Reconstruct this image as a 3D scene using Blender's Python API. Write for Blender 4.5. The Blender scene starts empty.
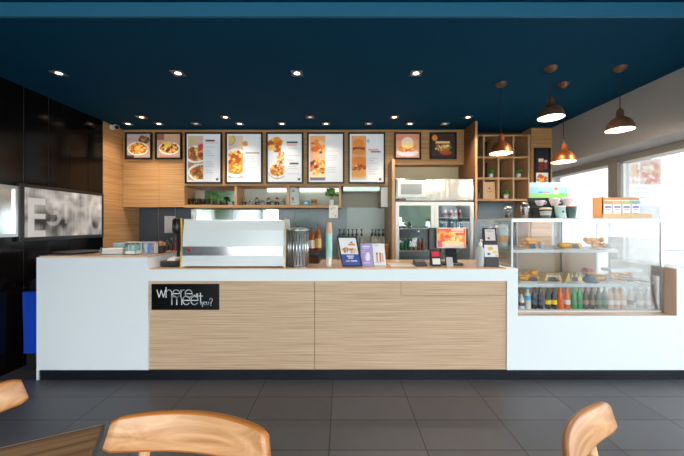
import bpy, math, random
import numpy as np
from mathutils import Vector, Matrix
C = bpy.context.scene.collection
R = random.Random(7)
PI = math.pi
# ---------------------------------------------------------------- camera, world, exposure
cam_data = bpy.data.cameras.new('camera'); cam = bpy.data.objects.new('camera', cam_data); C.objects.link(cam)
cam.location = (0, 0, 1.39); cam.rotation_euler = (PI/2, 0, 0)
cam_data.sensor_width = 36; cam_data.lens = 315/684*36; cam_data.shift_y = -4/684; cam_data.clip_start = 0.02
bpy.context.scene.camera = cam
sc = bpy.context.scene
sc.view_settings.view_transform = 'Standard'; sc.view_settings.look = 'None'
sc.view_settings.gamma = 1; sc.view_settings.exposure = 0.36; sc.view_settings.use_curve_mapping = False
sc.cycles.use_denoising = True
sc.cycles.max_bounces = 8; sc.cycles.diffuse_bounces = 4; sc.cycles.glossy_bounces = 4
sc.cycles.transparent_max_bounces = 24; sc.cycles.caustics_reflective = False; sc.cycles.caustics_refractive = False
sc.cycles.sample_clamp_indirect = 4
W = bpy.data.worlds.new('sky'); sc.world = W; W.use_nodes = True
wn = W.node_tree.nodes; wl = W.node_tree.links
bgn = wn['Background']; bgn.inputs['Strength'].default_value = 8.0
tc = wn.new('ShaderNodeTexCoord'); sep = wn.new('ShaderNodeSeparateXYZ'); rmp = wn.new('ShaderNodeValToRGB')
mr = wn.new('ShaderNodeMapRange'); mr.inputs[1].default_value = -1; mr.inputs[2].default_value = 1
wl.new(tc.outputs['Generated'], sep.inputs[0]); wl.new(sep.outputs['X'], mr.inputs[0]); wl.new(mr.outputs[0], rmp.inputs[0])
rmp.color_ramp.elements[0].position = 0.2; rmp.color_ramp.elements[0].color = (.93, 1.0, 1.07, 1)
rmp.color_ramp.elements[1].position = 0.9; rmp.color_ramp.elements[1].color = (.82, .88, .95, 1)
wl.new(rmp.outputs[0], bgn.inputs['Color'])
def portal(name, loc, rot, sx, sy):
    l = bpy.data.lights.new(name, 'AREA'); l.shape = 'RECTANGLE'; l.size = sx; l.size_y = sy; l.cycles.is_portal = True
    o = bpy.data.objects.new(name, l); o.location = loc; o.rotation_euler = rot; C.objects.link(o)
portal('shopfront_daylight', (.1, -2.6, 1.41), (PI/2, 0, 0), 6.4, 2.8)      # area lights look down -Z: rot x 90 -> faces +Y
portal('window_daylight', (3.42, 1.2, 1.07), (0, PI/2, 0), 2.1, 7.6)

# ---------------------------------------------------------------- helpers
def s(r, g, b):
    f = lambda c: (c/255/12.92) if c/255 <= .04045 else ((c/255+.055)/1.055)**2.4
    return (f(r), f(g), f(b))
def PX(px, Y): return (px-342)*Y/315
def PZ(py, Y): return 1.39-(py-224)*Y/315
MC = {}
def mat(name, col, rough=.5, metal=0, spec=.5, noise=0, emit=0, coat=0, scale=40, alpha=1):
    if name in MC: return MC[name]
    m = bpy.data.materials.new(name); m.use_nodes = True; n = m.node_tree.nodes; l = m.node_tree.links
    b = n['Principled BSDF']; b.inputs['Base Color'].default_value = (*col, 1)
    b.inputs['Roughness'].default_value = rough; b.inputs['Metallic'].default_value = metal
    b.inputs['Specular IOR Level'].default_value = spec; b.inputs['Coat Weight'].default_value = coat
    if noise:
        t = n.new('ShaderNodeTexCoord'); no = n.new('ShaderNodeTexNoise'); no.inputs['Scale'].default_value = scale
        mx = n.new('ShaderNodeMix'); mx.data_type = 'RGBA'
        mx.inputs[6].default_value = tuple(c*(1-noise) for c in col)+(1,); mx.inputs[7].default_value = tuple(min(1, c*(1+noise)) for c in col)+(1,)
        l.new(t.outputs['Object'], no.inputs['Vector']); l.new(no.outputs['Fac'], mx.inputs[0]); l.new(mx.outputs[2], b.inputs['Base Color'])
    if emit:
        b.inputs['Emission Color'].default_value = (*col, 1); b.inputs['Emission Strength'].default_value = emit
    if alpha < 1: b.inputs['Alpha'].default_value = alpha
    MC[name] = m; return m
def wood(name, cs, axis='X', freq=55, stretch=1.6, rough=.45, big=0.0, sharp=(.3, .7), wav=0):
    if name in MC: return MC[name]
    m = bpy.data.materials.new(name); m.use_nodes = True; n = m.node_tree.nodes; l = m.node_tree.links; b = n['Principled BSDF']
    t = n.new('ShaderNodeTexCoord'); mp = n.new('ShaderNodeMapping')
    mp.inputs['Scale'].default_value = {'X': (stretch, freq, freq), 'Y': (freq, stretch, freq), 'Z': (freq, freq, stretch)}[axis]
    no = n.new('ShaderNodeTexNoise'); no.inputs['Scale'].default_value = 1; no.inputs['Detail'].default_value = 5; no.inputs['Roughness'].default_value = .6
    no.inputs['Distortion'].default_value = wav
    cr = n.new('ShaderNodeValToRGB'); e = cr.color_ramp.elements
    e[0].position = sharp[0]; e[0].color = (*cs[0], 1); e[1].position = sharp[1]; e[1].color = (*cs[-1], 1)
    if len(cs) == 3: x = e.new((sharp[0]+sharp[1])/2); x.color = (*cs[1], 1)
    l.new(t.outputs['Object'], mp.inputs[0]); l.new(mp.outputs[0], no.inputs['Vector']); l.new(no.outputs['Fac'], cr.inputs[0])
    l.new(cr.outputs[0], b.inputs['Base Color']); b.inputs['Roughness'].default_value = rough
    MC[name] = m; return m
def glass(name, tint=(1, 1, 1), refl=.08, rough=0.0):
    if name in MC: return MC[name]
    m = bpy.data.materials.new(name); m.use_nodes = True; n = m.node_tree.nodes; l = m.node_tree.links; n.clear()
    o = n.new('ShaderNodeOutputMaterial'); mx = n.new('ShaderNodeMixShader'); tr = n.new('ShaderNodeBsdfTransparent'); g = n.new('ShaderNodeBsdfGlossy')
    lw = n.new('ShaderNodeLayerWeight'); lw.inputs[0].default_value = .35; ma = n.new('ShaderNodeMath'); ma.operation = 'ADD'; ma.inputs[1].default_value = refl; ma.use_clamp = True
    mu = n.new('ShaderNodeMath'); mu.operation = 'MULTIPLY'; mu.inputs[1].default_value = .4
    tr.inputs[0].default_value = (*tint, 1); g.inputs['Roughness'].default_value = rough
    l.new(lw.outputs['Fresnel'], mu.inputs[0]); l.new(mu.outputs[0], ma.inputs[0]); l.new(ma.outputs[0], mx.inputs[0])
    l.new(tr.outputs[0], mx.inputs[1]); l.new(g.outputs[0], mx.inputs[2]); l.new(mx.outputs[0], o.inputs[0])
    MC[name] = m; return m

class MB:
    def __init__(self): self.v = []; self.f = []; self.sm = []; self.mi = []; self.cur = 0
    def _add(self, vs, fs, smooth=False):
        o = len(self.v); self.v += [tuple(v) for v in vs]; self.f += [tuple(i+o for i in f) for f in fs]; self.sm += [smooth]*len(fs); self.mi += [self.cur]*len(fs)
        return self
    def box(self, x0, x1, y0, y1, z0, z1):
        return self._add([(x0,y0,z0),(x1,y0,z0),(x1,y1,z0),(x0,y1,z0),(x0,y0,z1),(x1,y0,z1),(x1,y1,z1),(x0,y1,z1)],
                         [(3,2,1,0),(4,5,6,7),(0,1,5,4),(1,2,6,5),(2,3,7,6),(3,0,4,7)])
    def rbox(self, x0, x1, y0, y1, z0, z1, b=.006):   # box with chamfered edges
        cx, cy, cz = (x0+x1)/2, (y0+y1)/2, (z0+z1)/2; hx, hy, hz = (x1-x0)/2, (y1-y0)/2, (z1-z0)/2; b = min(b, hx*.45, hy*.45, hz*.45)
        vs = []; idx = {}
        for sx in (-1, 1):
            for sy in (-1, 1):
                for sz in (-1, 1):
                    for k, (dx, dy, dz) in enumerate(((0, b, b), (b, 0, b), (b, b, 0))):
                        idx[(sx, sy, sz, k)] = len(vs); vs.append((cx+sx*(hx-dx), cy+sy*(hy-dy), cz+sz*(hz-dz)))
        fs = []
        g = lambda *a: idx[a]
        for q in (-1, 1):
            fs.append([g(q, a, c, 0) for a, c in ((-1, -1), (1, -1), (1, 1), (-1, 1))][::q])
            fs.append([g(a, q, c, 1) for a, c in ((-1, -1), (1, -1), (1, 1), (-1, 1))][::-q])
            fs.append([g(a, c, q, 2) for a, c in ((-1, -1), (1, -1), (1, 1), (-1, 1))][::q])
        for p in (-1, 1):
            for q in (-1, 1):
                fs.append([g(p, q, -1, 0), g(p, q, 1, 0), g(p, q, 1, 1), g(p, q, -1, 1)][::p*q])
                fs.append([g(p, -1, q, 0), g(p, 1, q, 0), g(p, 1, q, 2), g(p, -1, q, 2)][::-p*q])
                fs.append([g(-1, p, q, 1), g(1, p, q, 1), g(1, p, q, 2), g(-1, p, q, 2)][::p*q])
                for r in (-1, 1): fs.append([g(p, q, r, 0), g(p, q, r, 1), g(p, q, r, 2)][::-p*q*r])
        return self._add(vs, fs)
    def lathe(self, prof, n=20, c=(0, 0, 0), caps=True, smooth=True):    # prof: list of (r, z)
        vs = []; fs = []
        for r, z in prof:
            for k in range(n):
                a = 2*PI*k/n; vs.append((c[0]+r*math.cos(a), c[1]+r*math.sin(a), c[2]+z))
        m = len(prof)
        for i in range(m-1):
            for k in range(n):
                k2 = (k+1) % n; fs.append((i*n+k, i*n+k2, (i+1)*n+k2, (i+1)*n+k))
        self._add(vs, fs, smooth)
        if caps: self._add(vs[:n], [tuple(range(n))[::-1]]); self._add(vs[(m-1)*n:], [tuple(range(n))])
        return self
    def cyl(self, x, y, z0, z1, r, n=16, r2=None): return self.lathe([(r, z0), (r2 if r2 is not None else r, z1)], n, (x, y, 0))
    def tube(self, pts, r, n=8, taper=None):
        pts = [Vector(p) for p in pts]; vs = []; fs = []; up = Vector((0, 0, 1))
        for i, p in enumerate(pts):
            d = (pts[min(i+1, len(pts)-1)]-pts[max(i-1, 0)]).normalized()
            a = d.cross(up if abs(d.z) < .95 else Vector((1, 0, 0))).normalized(); b2 = d.cross(a)
            rr = r if taper is None else r+(taper-r)*i/(len(pts)-1)
            for k in range(n):
                t = 2*PI*k/n; vs.append(p+a*rr*math.cos(t)+b2*rr*math.sin(t))
        for i in range(len(pts)-1):
            for k in range(n): k2 = (k+1) % n; fs.append((i*n+k, (i+1)*n+k, (i+1)*n+k2, i*n+k2))
        fs.append(tuple(range(n))); fs.append(tuple(range((len(pts)-1)*n, len(pts)*n))[::-1])
        return self._add(vs, fs, True)
    def prism(self, poly, a0, a1, axis='Y'):     # poly in the two other axes, extruded
        n = len(poly); f = {'Y': lambda p, a: (p[0], a, p[1]), 'X': lambda p, a: (a, p[0], p[1]), 'Z': lambda p, a: (p[0], p[1], a)}[axis]
        vs = [f(p, a0) for p in poly]+[f(p, a1) for p in poly]
        return self._add(vs, [tuple(range(n)), tuple(range(n, 2*n))[::-1]]+[(i, (i+1) % n+0, (i+1) % n+n, i+n)[::-1] for i in range(n)])
    def blob(self, c, r, seed=0, rough=.15, n=10, squash=(1, 1, 1)):
        q = random.Random(seed); ph = [q.uniform(0, 6.28) for _ in range(6)]; vs = []; fs = []
        m = n//2+1
        for i in range(m+1):
            th = PI*i/m
            for k in range(n):
                a = 2*PI*k/n; d = Vector((math.sin(th)*math.cos(a), math.sin(th)*math.sin(a), math.cos(th)))
                w = 1+rough*(math.sin(3*d.x*2+ph[0])+math.sin(4*d.y*2+ph[1])+math.sin(5*d.z+ph[2]))/2
                vs.append((c[0]+d.x*r*w*squash[0], c[1]+d.y*r*w*squash[1], c[2]+d.z*r*w*squash[2]))
        for i in range(m):
            for k in range(n): k2 = (k+1) % n; fs.append((i*n+k, (i+1)*n+k, (i+1)*n+k2, i*n+k2))
        return self._add(vs, fs, True)
    def build(self, name, m, parent=None, loc=(0, 0, 0), label=None):
        me = bpy.data.meshes.new(name); me.from_pydata(self.v, [], self.f); me.update()
        for p, q, k in zip(me.polygons, self.sm, self.mi): p.use_smooth = q; p.material_index = k
        for mm in (m if isinstance(m, (list, tuple)) else [m]): me.materials.append(mm)
        o = bpy.data.objects.new(name, me); C.objects.link(o); o.location = loc
        if parent: o.parent = parent
        if label: o['label'] = label
        return o
def tag(o, label, cat, group=None, kind=None):
    o['label'] = label; o['category'] = cat
    if group: o['group'] = group
    if kind: o['kind'] = kind
    return o
def thing(name, label, cat, loc=(0, 0, 0), rz=0, group=None):
    o = bpy.data.objects.new(name, None); C.objects.link(o); o.empty_display_size = .05
    o.location = loc; o.rotation_euler = (0, 0, rz); return tag(o, label, cat, group)
def struct(name, mb, m): o = mb.build(name, m); o['kind'] = 'structure'; return o
def dup(root, loc, label=None, rz=None, group=None):
    r = root.copy(); C.objects.link(r); r.location = loc
    if rz is not None: r.rotation_euler = (0, 0, rz)
    if label: r['label'] = label
    if group: r['group'] = group
    for ch in list(root.children):
        c = ch.copy(); C.objects.link(c); c.parent = r
        for g in ch.children: d = g.copy(); C.objects.link(d); d.parent = c
    return r
# printed artwork: a small numpy raster put on a gridded sheet as a colour attribute (flat things only)
class Art:
    soft = 1
    def __init__(self, w, h, bg): self.w, self.h = w, h; self.a = np.zeros((h, w, 3)); self.a[:] = s(*bg); self.yy, self.xx = np.mgrid[0:h, 0:w]; self.xx = (self.xx+.5)/w; self.yy = (self.yy+.5)/h
    def rect(self, x0, y0, x1, y1, c): k = (self.xx >= x0) & (self.xx < x1) & (self.yy >= y0) & (self.yy < y1); self.a[k] = s(*c); return self
    def ell(self, cx, cy, rx, ry, c, clip=None):
        k = ((self.xx-cx)/rx)**2+((self.yy-cy)/ry)**2 < 1
        if clip: k &= (self.xx >= clip[0]) & (self.xx < clip[2]) & (self.yy >= clip[1]) & (self.yy < clip[3])
        self.a[k] = s(*c); return self
    def scatter(self, cx, cy, rx, ry, cols, n, r, seed=1, clip=None):
        q = random.Random(seed)
        for _ in range(n):
            t = q.uniform(0, 6.28); d = math.sqrt(q.random()); rr = r*q.uniform(.5, 1.2)
            self.ell(cx+rx*d*math.cos(t), cy+ry*d*math.sin(t), rr*q.uniform(.6, 1.5), rr*q.uniform(.6, 1.3)*self.w/self.h, q.choice(cols), clip)
        return self
    def plate(self, cx, cy, rx, ry, cols, seed=1, clip=None, rim=(240, 236, 230)):
        self.ell(cx, cy+.02, rx*1.03, ry*1.04, (176, 160, 150), clip).ell(cx, cy, rx, ry, rim, clip).ell(cx, cy, rx*.8, ry*.78, tuple(int(c*.82) for c in cols[0]), clip); self.scatter(cx, cy-.01, rx*.84, ry*.78, cols, 200, rx*.1, seed, clip); return self
    def lines(self, x0, y0, x1, n, dy, c, seed=1, h=.008):
        q = random.Random(seed)
        for i in range(n): self.rect(x0, y0+i*dy, x0+(x1-x0)*q.uniform(.5, 1), y0+i*dy+h, c)
        return self
    def noise(self, amt, seed=1):
        g = np.random.RandomState(seed).rand(self.h, self.w, 1); self.a = np.clip(self.a*(1+amt*(g-.5)*2), 0, 1); return self
PM = {}
def print_mat(emit, rough=.35):
    k = (emit, rough)
    if k in PM: return PM[k]
    m = bpy.data.materials.new('printed_sheet'); m.use_nodes = True; n = m.node_tree.nodes; l = m.node_tree.links; b = n['Principled BSDF']
    a = n.new('ShaderNodeAttribute'); a.attribute_name = 'print'; l.new(a.outputs['Color'], b.inputs['Base Color']); b.inputs['Roughness'].default_value = rough
    if emit: l.new(a.outputs['Color'], b.inputs['Emission Color']); b.inputs['Emission Strength'].default_value = emit
    PM[k] = m; return m
def sheet(name, art, o, ux, uz, emit=0, parent=None, label=None, loc=(0, 0, 0), rough=.35):
    """flat print: o = top-left corner, ux = full vector along the top edge, uz = full vector down the side"""
    w, h = art.w, art.h; o = np.array(o, float); ux = np.array(ux, float); uz = np.array(uz, float)
    I, J = np.meshgrid(np.arange(w+1), np.arange(h+1)); V = o+(I[..., None]/w)*ux+(J[..., None]/h)*uz
    i, j = np.meshgrid(np.arange(w), np.arange(h)); b = (j*(w+1)+i).ravel(); F = np.stack([b, b+w+1, b+w+2, b+1], 1)
    me = bpy.data.meshes.new(name); me.from_pydata(V.reshape(-1, 3).tolist(), [], F.tolist()); me.update()
    at = me.color_attributes.new('print', 'FLOAT_COLOR', 'CORNER')
    A_ = art.a
    for _ in range(art.soft):
        Q = np.pad(A_, ((1, 1), (1, 1), (0, 0)), 'edge'); A_ = (Q[1:-1, 1:-1]*4+Q[:-2, 1:-1]+Q[2:, 1:-1]+Q[1:-1, :-2]+Q[1:-1, 2:])/8
    col = np.ones((w*h, 4)); col[:, :3] = A_.reshape(-1, 3); at.data.foreach_set('color', np.repeat(col, 4, 0).ravel())
    me.materials.append(print_mat(emit, rough)); ob = bpy.data.objects.new(name, me); C.objects.link(ob); ob.location = loc
    if parent: ob.parent = parent
    if label: ob['label'] = label
    return ob
# single-line lettering built as thin raised strokes
def arc(cx, cy, rx, ry, a0, a1, n=14): return [(cx+rx*math.cos(math.radians(a0+(a1-a0)*i/n)), cy+ry*math.sin(math.radians(a0+(a1-a0)*i/n))) for i in range(n+1)]
GL = {  # advance, strokes; x-height 1
 'w': (1.25, [[(0, 1), (.32, 0), (.62, .95), (.92, 0), (1.22, 1)]]), 'h': (.95, [[(.05, 0), (.05, 1.32)], arc(.45, .55, .4, .45, 180, 0)+[(.85, 0)]]),
 'e': (1.15, [[(.04, .5), (1.04, .5)]+arc(.54, .5, .5, .5, 0, 320, 22)]), 'r': (.6, [[(.05, 0), (.05, 1)], arc(.5, .5, .45, .5, 180, 90, 8)]),
 'm': (1.55, [[(.05, 0), (.05, 1)], arc(.4, .6, .35, .4, 180, 0)+[(.75, 0)], arc(1.1, .6, .35, .4, 180, 0)+[(1.45, 0)]]),
 't': (.6, [[(.25, 1.32), (.25, .2)]+arc(.45, .2, .2, .2, 180, 300, 6), [(0, 1), (.55, 1)]]), 'y': (.95, [[(.02, 1), (.45, 0)], [(.88, 1), (.3, -.6)]]),
 'o': (1.1, [arc(.5, .5, .48, .5, 0, 360, 22)]), 'u': (1., [[(.05, 1), (.05, .42)]+arc(.45, .42, .4, .42, 180, 360)+[(.85, 1)]]), 'i': (.25, [[(.08, 0), (.08, 1)], [(.08, 1.2), (.08, 1.32)]]),
 'l': (.25, [[(.08, 0), (.08, 1.4)]]), '?': (.9, [arc(.42, 1.3, .38, .38, 170, -60, 12)+[(.42, .7), (.42, .4)], [(.42, .12), (.42, .0)]])}
def strokes(mb, text, x, z, w, xh, y, lw):
    tot = sum(GL[c][0] for c in text); k = w/tot
    for c in text:
        for st in GL[c][1]:
            pts = [(x+p[0]*k, z+p[1]*xh) for p in st]
            for (ax, az), (bx, bz) in zip(pts, pts[1:]):
                d = math.hypot(bx-ax, bz-az) or 1; nx, nz = -(bz-az)/d*lw/2, (bx-ax)/d*lw/2; ex, ez = (bx-ax)/d*lw*.3, (bz-az)/d*lw*.3
                mb.prism([(ax-nx-ex, az-nz-ez), (bx-nx+ex, bz-nz+ez), (bx+nx+ex, bz+nz+ez), (ax+nx-ex, az+nz-ez)], y-.002, y)
        x += GL[c][0]*k

# ---------------------------------------------------------------- materials
white = mat('white_laminate', s(240, 243, 245), .35); whitep = mat('white_plastic', s(235, 236, 236), .4)
wgrain = wood('oak_veneer_counter', [s(166, 130, 100), s(208, 172, 140), s(232, 203, 172)], 'X', 170, 1.5, .5, sharp=(.26, .72))
woodw = wood('oak_veneer_wall', [s(168, 120, 74), s(196, 148, 98), s(214, 170, 120)], 'X', 70, 1.2, .5)
woodwy = wood('oak_veneer_side', [s(168, 120, 74), s(196, 148, 98), s(214, 170, 120)], 'Y', 70, 1.2, .5)
woodz = wood('oak_upright', [s(186, 146, 110), s(214, 176, 138)], 'Z', 60, 1.5, .5)
wooddark = wood('walnut_back', [s(44, 28, 18), s(70, 46, 28)], 'X', 60, 1.5, .6)
topw = wood('worktop_oak', [s(200, 162, 134), s(224, 192, 166)], 'X', 40, 1.2, .14)
birch = wood('bentwood', [s(176, 120, 76), s(200, 146, 100), s(216, 166, 122)], 'X', 22, 1.8, .32, sharp=(.32, .68), wav=1.2)
birche = mat('bentwood_edge', s(186, 112, 52), .35, noise=.12)
walnut = wood('walnut_table', [s(112, 76, 50), s(160, 116, 80), s(190, 146, 106)], 'X', 45, 1.2, .35)
blackm = mat('black_satin', (.008, .008, .009), .3); blackp = mat('black_plastic', (.012, .012, .013), .4)
steel = mat('brushed_steel', (.62, .63, .64), .28, 1); steeld = mat('dark_steel', (.3, .31, .32), .35, 1); chrome = mat('chrome', (.8, .8, .8), .08, 1)
copper = mat('aged_copper', s(176, 104, 62), .35, .75, noise=.25, scale=14); bronze = mat('aged_bronze', s(110, 78, 58), .45, .45, noise=.2, scale=14)
greyw = mat('grey_plaster', s(172, 169, 168), .8, noise=.04, scale=3); greyf = mat('grey_frame', s(140, 136, 132), .55)
navy = mat('navy_paint', s(7, 64, 95), .8, spec=.08, noise=.03, scale=2)
black_wall = mat('gloss_black_panel', s(14, 11, 11), .14, spec=.24)
clear = glass('clear_glass', refl=.01); caseg = glass('case_glass', (1, 1, 1), .0); tintg = glass('cool_glass', (.93, .97, .98), .03)
leaf = mat('leaf_green', s(84, 156, 62), .6, noise=.35, scale=60); leafd = mat('tree_green', s(96, 142, 70), .8, noise=.6, scale=4)
paper = mat('white_paper', s(232, 230, 226), .7); kraft = mat('kraft_paper', s(222, 188, 150), .75, noise=.06)
amber = mat('amber_glass', s(150, 78, 20), .12); cream = mat('cream', s(236, 226, 200), .5)

# ---------------------------------------------------------------- the setting
HC = 2.73; HF = 2.82; YB = 4.85; XL = -3.11; XR = 2.92; XW = 3.3
def tile_floor():
    m = bpy.data.materials.new('porcelain_tiles'); m.use_nodes = True; n = m.node_tree.nodes; l = m.node_tree.links; b = n['Principled BSDF']
    g = n.new('ShaderNodeNewGeometry'); sp = n.new('ShaderNodeSeparateXYZ'); l.new(g.outputs['Position'], sp.inputs[0])
    def grid(sock, off, per, lw):
        a = n.new('ShaderNodeMath'); a.operation = 'ADD'; a.inputs[1].default_value = -off+60*per; l.new(sock, a.inputs[0])
        d = n.new('ShaderNodeMath'); d.operation = 'DIVIDE'; d.inputs[1].default_value = per; l.new(a.outputs[0], d.inputs[0])
        f = n.new('ShaderNodeMath'); f.operation = 'FRACT'; l.new(d.outputs[0], f.inputs[0])
        c = n.new('ShaderNodeMath'); c.operation = 'LESS_THAN'; c.inputs[1].default_value = lw/per; l.new(f.outputs[0], c.inputs[0])
        fl = n.new('ShaderNodeMath'); fl.operation = 'FLOOR'; l.new(d.outputs[0], fl.inputs[0]); return c, fl
    gx, fx = grid(sp.outputs[0], -.0835, .6, .008); gy, fy = grid(sp.outputs[1], 1.933, .298, .008)
    mx = n.new('ShaderNodeMath'); mx.operation = 'MAXIMUM'; l.new(gx.outputs[0], mx.inputs[0]); l.new(gy.outputs[0], mx.inputs[1])
    cb = n.new('ShaderNodeCombineXYZ'); l.new(fx.outputs[0], cb.inputs[0]); l.new(fy.outputs[0], cb.inputs[1])
    wnz = n.new('ShaderNodeTexWhiteNoise'); l.new(cb.outputs[0], wnz.inputs[0])
    cr = n.new('ShaderNodeValToRGB'); cr.color_ramp.elements[0].color = (*s(80, 80, 85), 1); cr.color_ramp.elements[1].color = (*s(91, 91, 97), 1); l.new(wnz.outputs[0], cr.inputs[0])
    no = n.new('ShaderNodeTexNoise'); no.inputs['Scale'].default_value = 9; no.inputs['Detail'].default_value = 8; l.new(g.outputs['Position'], no.inputs['Vector'])
    c2 = n.new('ShaderNodeMix'); c2.data_type = 'RGBA'; c2.blend_type = 'MULTIPLY'; c2.inputs[0].default_value = .25; l.new(cr.outputs[0], c2.inputs[6]); l.new(no.outputs['Color'], c2.inputs[7])
    c3 = n.new('ShaderNodeMix'); c3.data_type = 'RGBA'; l.new(mx.outputs[0], c3.inputs[0]); l.new(c2.outputs[2], c3.inputs[6]); c3.inputs[7].default_value = (.015, .015, .015, 1)
    l.new(c3.outputs[2], b.inputs['Base Color']); b.inputs['Roughness'].default_value = .42
    return m
struct('floor', MB().box(XL-.2, XW+.1, -2.6, 5.2, -.1, 0), tile_floor())
struct('ceiling', MB().box(XL-.2, XW+.2, 2.05, 5.2, HC, HC+.3).box(XL-.2, XW+.2, -2.65, 2.05, HF, HF+.21), navy)
struct('trim_10', MB().box(XL, XR, 2.03, 2.0495, HC, HF-.001), mat('daylit_teal', s(30, 104, 138), .7))  # step face coloured lighter than the ceiling for the daylight falling on it
# left wall in glossy black panels
def left_wall():
    mb = MB(); joints = [-2.6]; y = 3.08-.26*26
    while y < 4.09: joints.append(y) if y > -2.5 else None; y += .26
    joints.append(4.1)
    mb.box(XL-.2, XL-.012, -2.6, 4.1, 0, HF)
    for a, b in zip(joints, joints[1:]): mb.box(XL-.012, XL, a+.0035, b-.0035, 0.0, HF)
    mb.cur = 1; mb.box(XL-.012, XL-.006, -2.59, 4.09, .001, HF-.001)
    return struct('wall_left', mb, [black_wall, mat('grey_joint', s(190, 180, 170), .5)])
left_wall()
mb = MB().box(XL-.2, XL, 4.1, YB, 0, HC); struct('wall_left_rear', mb, woodwy)
slate = mat('slate_splashback', s(80, 90, 102), .22, spec=.6)
pale = mat('olive_grey_wall', s(186, 184, 168), .6)
struct('wall_back', MB().box(XL-.2, XR, YB, YB+.35, 0, HC), pale)
struct('wall_right', MB().box(XR, XW+.2, -2.6, 5.2, 2.197, HC).box(XR, XW+.2, -2.6, 2.05, HC, HF).box(XR, XW+.2, 5.05, 5.2, 0, 2.197), greyw)
head = MB().box(XW, XW+.1, -2.6, 5.05, 2.123, 2.197)
struct('trim_1', head, greyf)
posts = [-2.6, .98, 3.73]
for i, y in enumerate(posts):
    struct('trim_%d' % (i+2), MB().box(XW-.04, XW+.1, y, y+.13, 0, 2.123), greyf)
ends = [(-2.47, .98), (1.11, 3.73), (3.86, 5.04)]
for i, (a, b) in enumerate(ends):
    w = struct('window_%d' % (i+1), MB().box(XW+.03, XW+.05, a+.03, b-.03, .06, 2.1), glass('tinted_window_glass', (.76, .77, .77), .01))
    fr = MB().box(XW, XW+.07, a, a+.035, 0, 2.123).box(XW, XW+.07, b-.035, b, 0, 2.123).box(XW, XW+.07, a, b, 0, .06).box(XW, XW+.07, a, b, 2.1, 2.123)
    fr.build('window_frame', mat('white_frame', s(225, 228, 230), .4), w)
# glazed shopfront frame behind the camera
fr = MB().box(XL, XW, -2.68, -2.6, 2.74, HF).box(XL, XW, -2.68, -2.6, 0, .06)
for x in (XL, -1.0, 1.1, XW-.06): fr.box(x, x+.06, -2.68, -2.6, 0, HF)
struct('wall_front', fr, greyf)
# ---------------------------------------------------------------- outdoors seen through the glass and in reflections
struct('pavement', MB().box(-30, 30, -30, -2.7, -.12, -.02).box(XW+.15, 30, -2.7, 30, -.12, -.02), mat('pale_paving', s(190, 188, 182), .8, noise=.05, scale=2))
ob = thing('boundary_wall', 'pale panelled wall outside the right-hand windows', 'wall', (9.5, 9.0, 0)); ob['kind'] = 'structure'
mb = MB().box(-6.2, 6, 0, .2, 0, .62).box(-6.2, 6, 0, .2, .64, 2.49).box(-6.2, 6, 0, .2, 2.51, 5)
mb.build('cladding', mat('grey_render', s(206, 208, 208), .8), ob)
MB().box(-6.2, 6, .02, .18, .6, .66).box(-6.2, 6, .02, .18, 2.48, 2.52).build('joint_strip', mat('joint_grey', s(60, 64, 70), .6), ob)
a = Art(50, 70, (236, 236, 240)); a.rect(0, 0, .36, .55, (222, 206, 204)).scatter(.18, .3, .16, .2, [(206, 150, 130), (220, 190, 160), (226, 220, 216)], 40, .07, 4)
a.rect(.4, 0, 1, .55, (212, 186, 180)).scatter(.7, .3, .26, .2, [(200, 140, 120), (216, 180, 150), (190, 130, 116), (222, 214, 208)], 60, .08, 5)
a.lines(.05, .62, .95, 7, .05, (170, 175, 185), 3)
Yp = 5.6
bd = thing('window_poster', 'washed out food poster seen outside beyond the right window', 'poster', (PX(626, Yp), Yp, PZ(206, Yp)))
a.a = np.clip(a.a*.95, 0, 1); hz = PZ(159, Yp)-PZ(206, Yp); wz = PX(661, Yp)-PX(626, Yp)
MB().box(0, wz, 0, .03, -1.0, hz).build('board', MC['grey_render'], bd); sheet('print', a, (0, -.003, hz), (wz, 0, 0), (0, 0, -hz), 0, bd)
MB().box(.05, wz-.05, .03, .06, -PZ(206, Yp)-.02, -1).build('stand_frame', steeld, bd)
ev = struct('sky_blocker', MB().box(XW+.22, 6.2, -2.6, 8.9, 2.8, 3.0), whitep)  # unseen overhang added to cut sky light through the right windows
for i, (x, y, h, lb) in enumerate(((-5.5, -9, 5.2, 'tall leafy tree standing outside on the left of the shopfront'), (-2.2, -10.2, 4.0, 'round leafy tree outside the middle of the shopfront'), (.9, -7.9, 4.4, 'leafy tree outside just right of the shopfront middle'), (4.2, -8.6, 4.4, 'large leafy tree outside at the right of the shopfront'))):
    t = thing('tree', lb, 'tree', (x, y, -.02)); MB().tube([(0, 0, 0), (.05, 0, h*.3), (0, .05, h*.55)], .13, 8, .07).build('trunk', mat('bark', s(84, 66, 50), .9), t)
    mb = MB()
    for k in range(70): a_ = R.uniform(0, 6.28); d_ = math.sqrt(R.random()); mb.blob((math.cos(a_)*d_*h*.26, math.sin(a_)*d_*h*.22, h*(.62+.28*R.uniform(-1, 1)*(1.1-d_*.5))), h*R.uniform(.05, .1), i*90+k, .5, 10)
    mb.build('crown', leafd, t)

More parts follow.
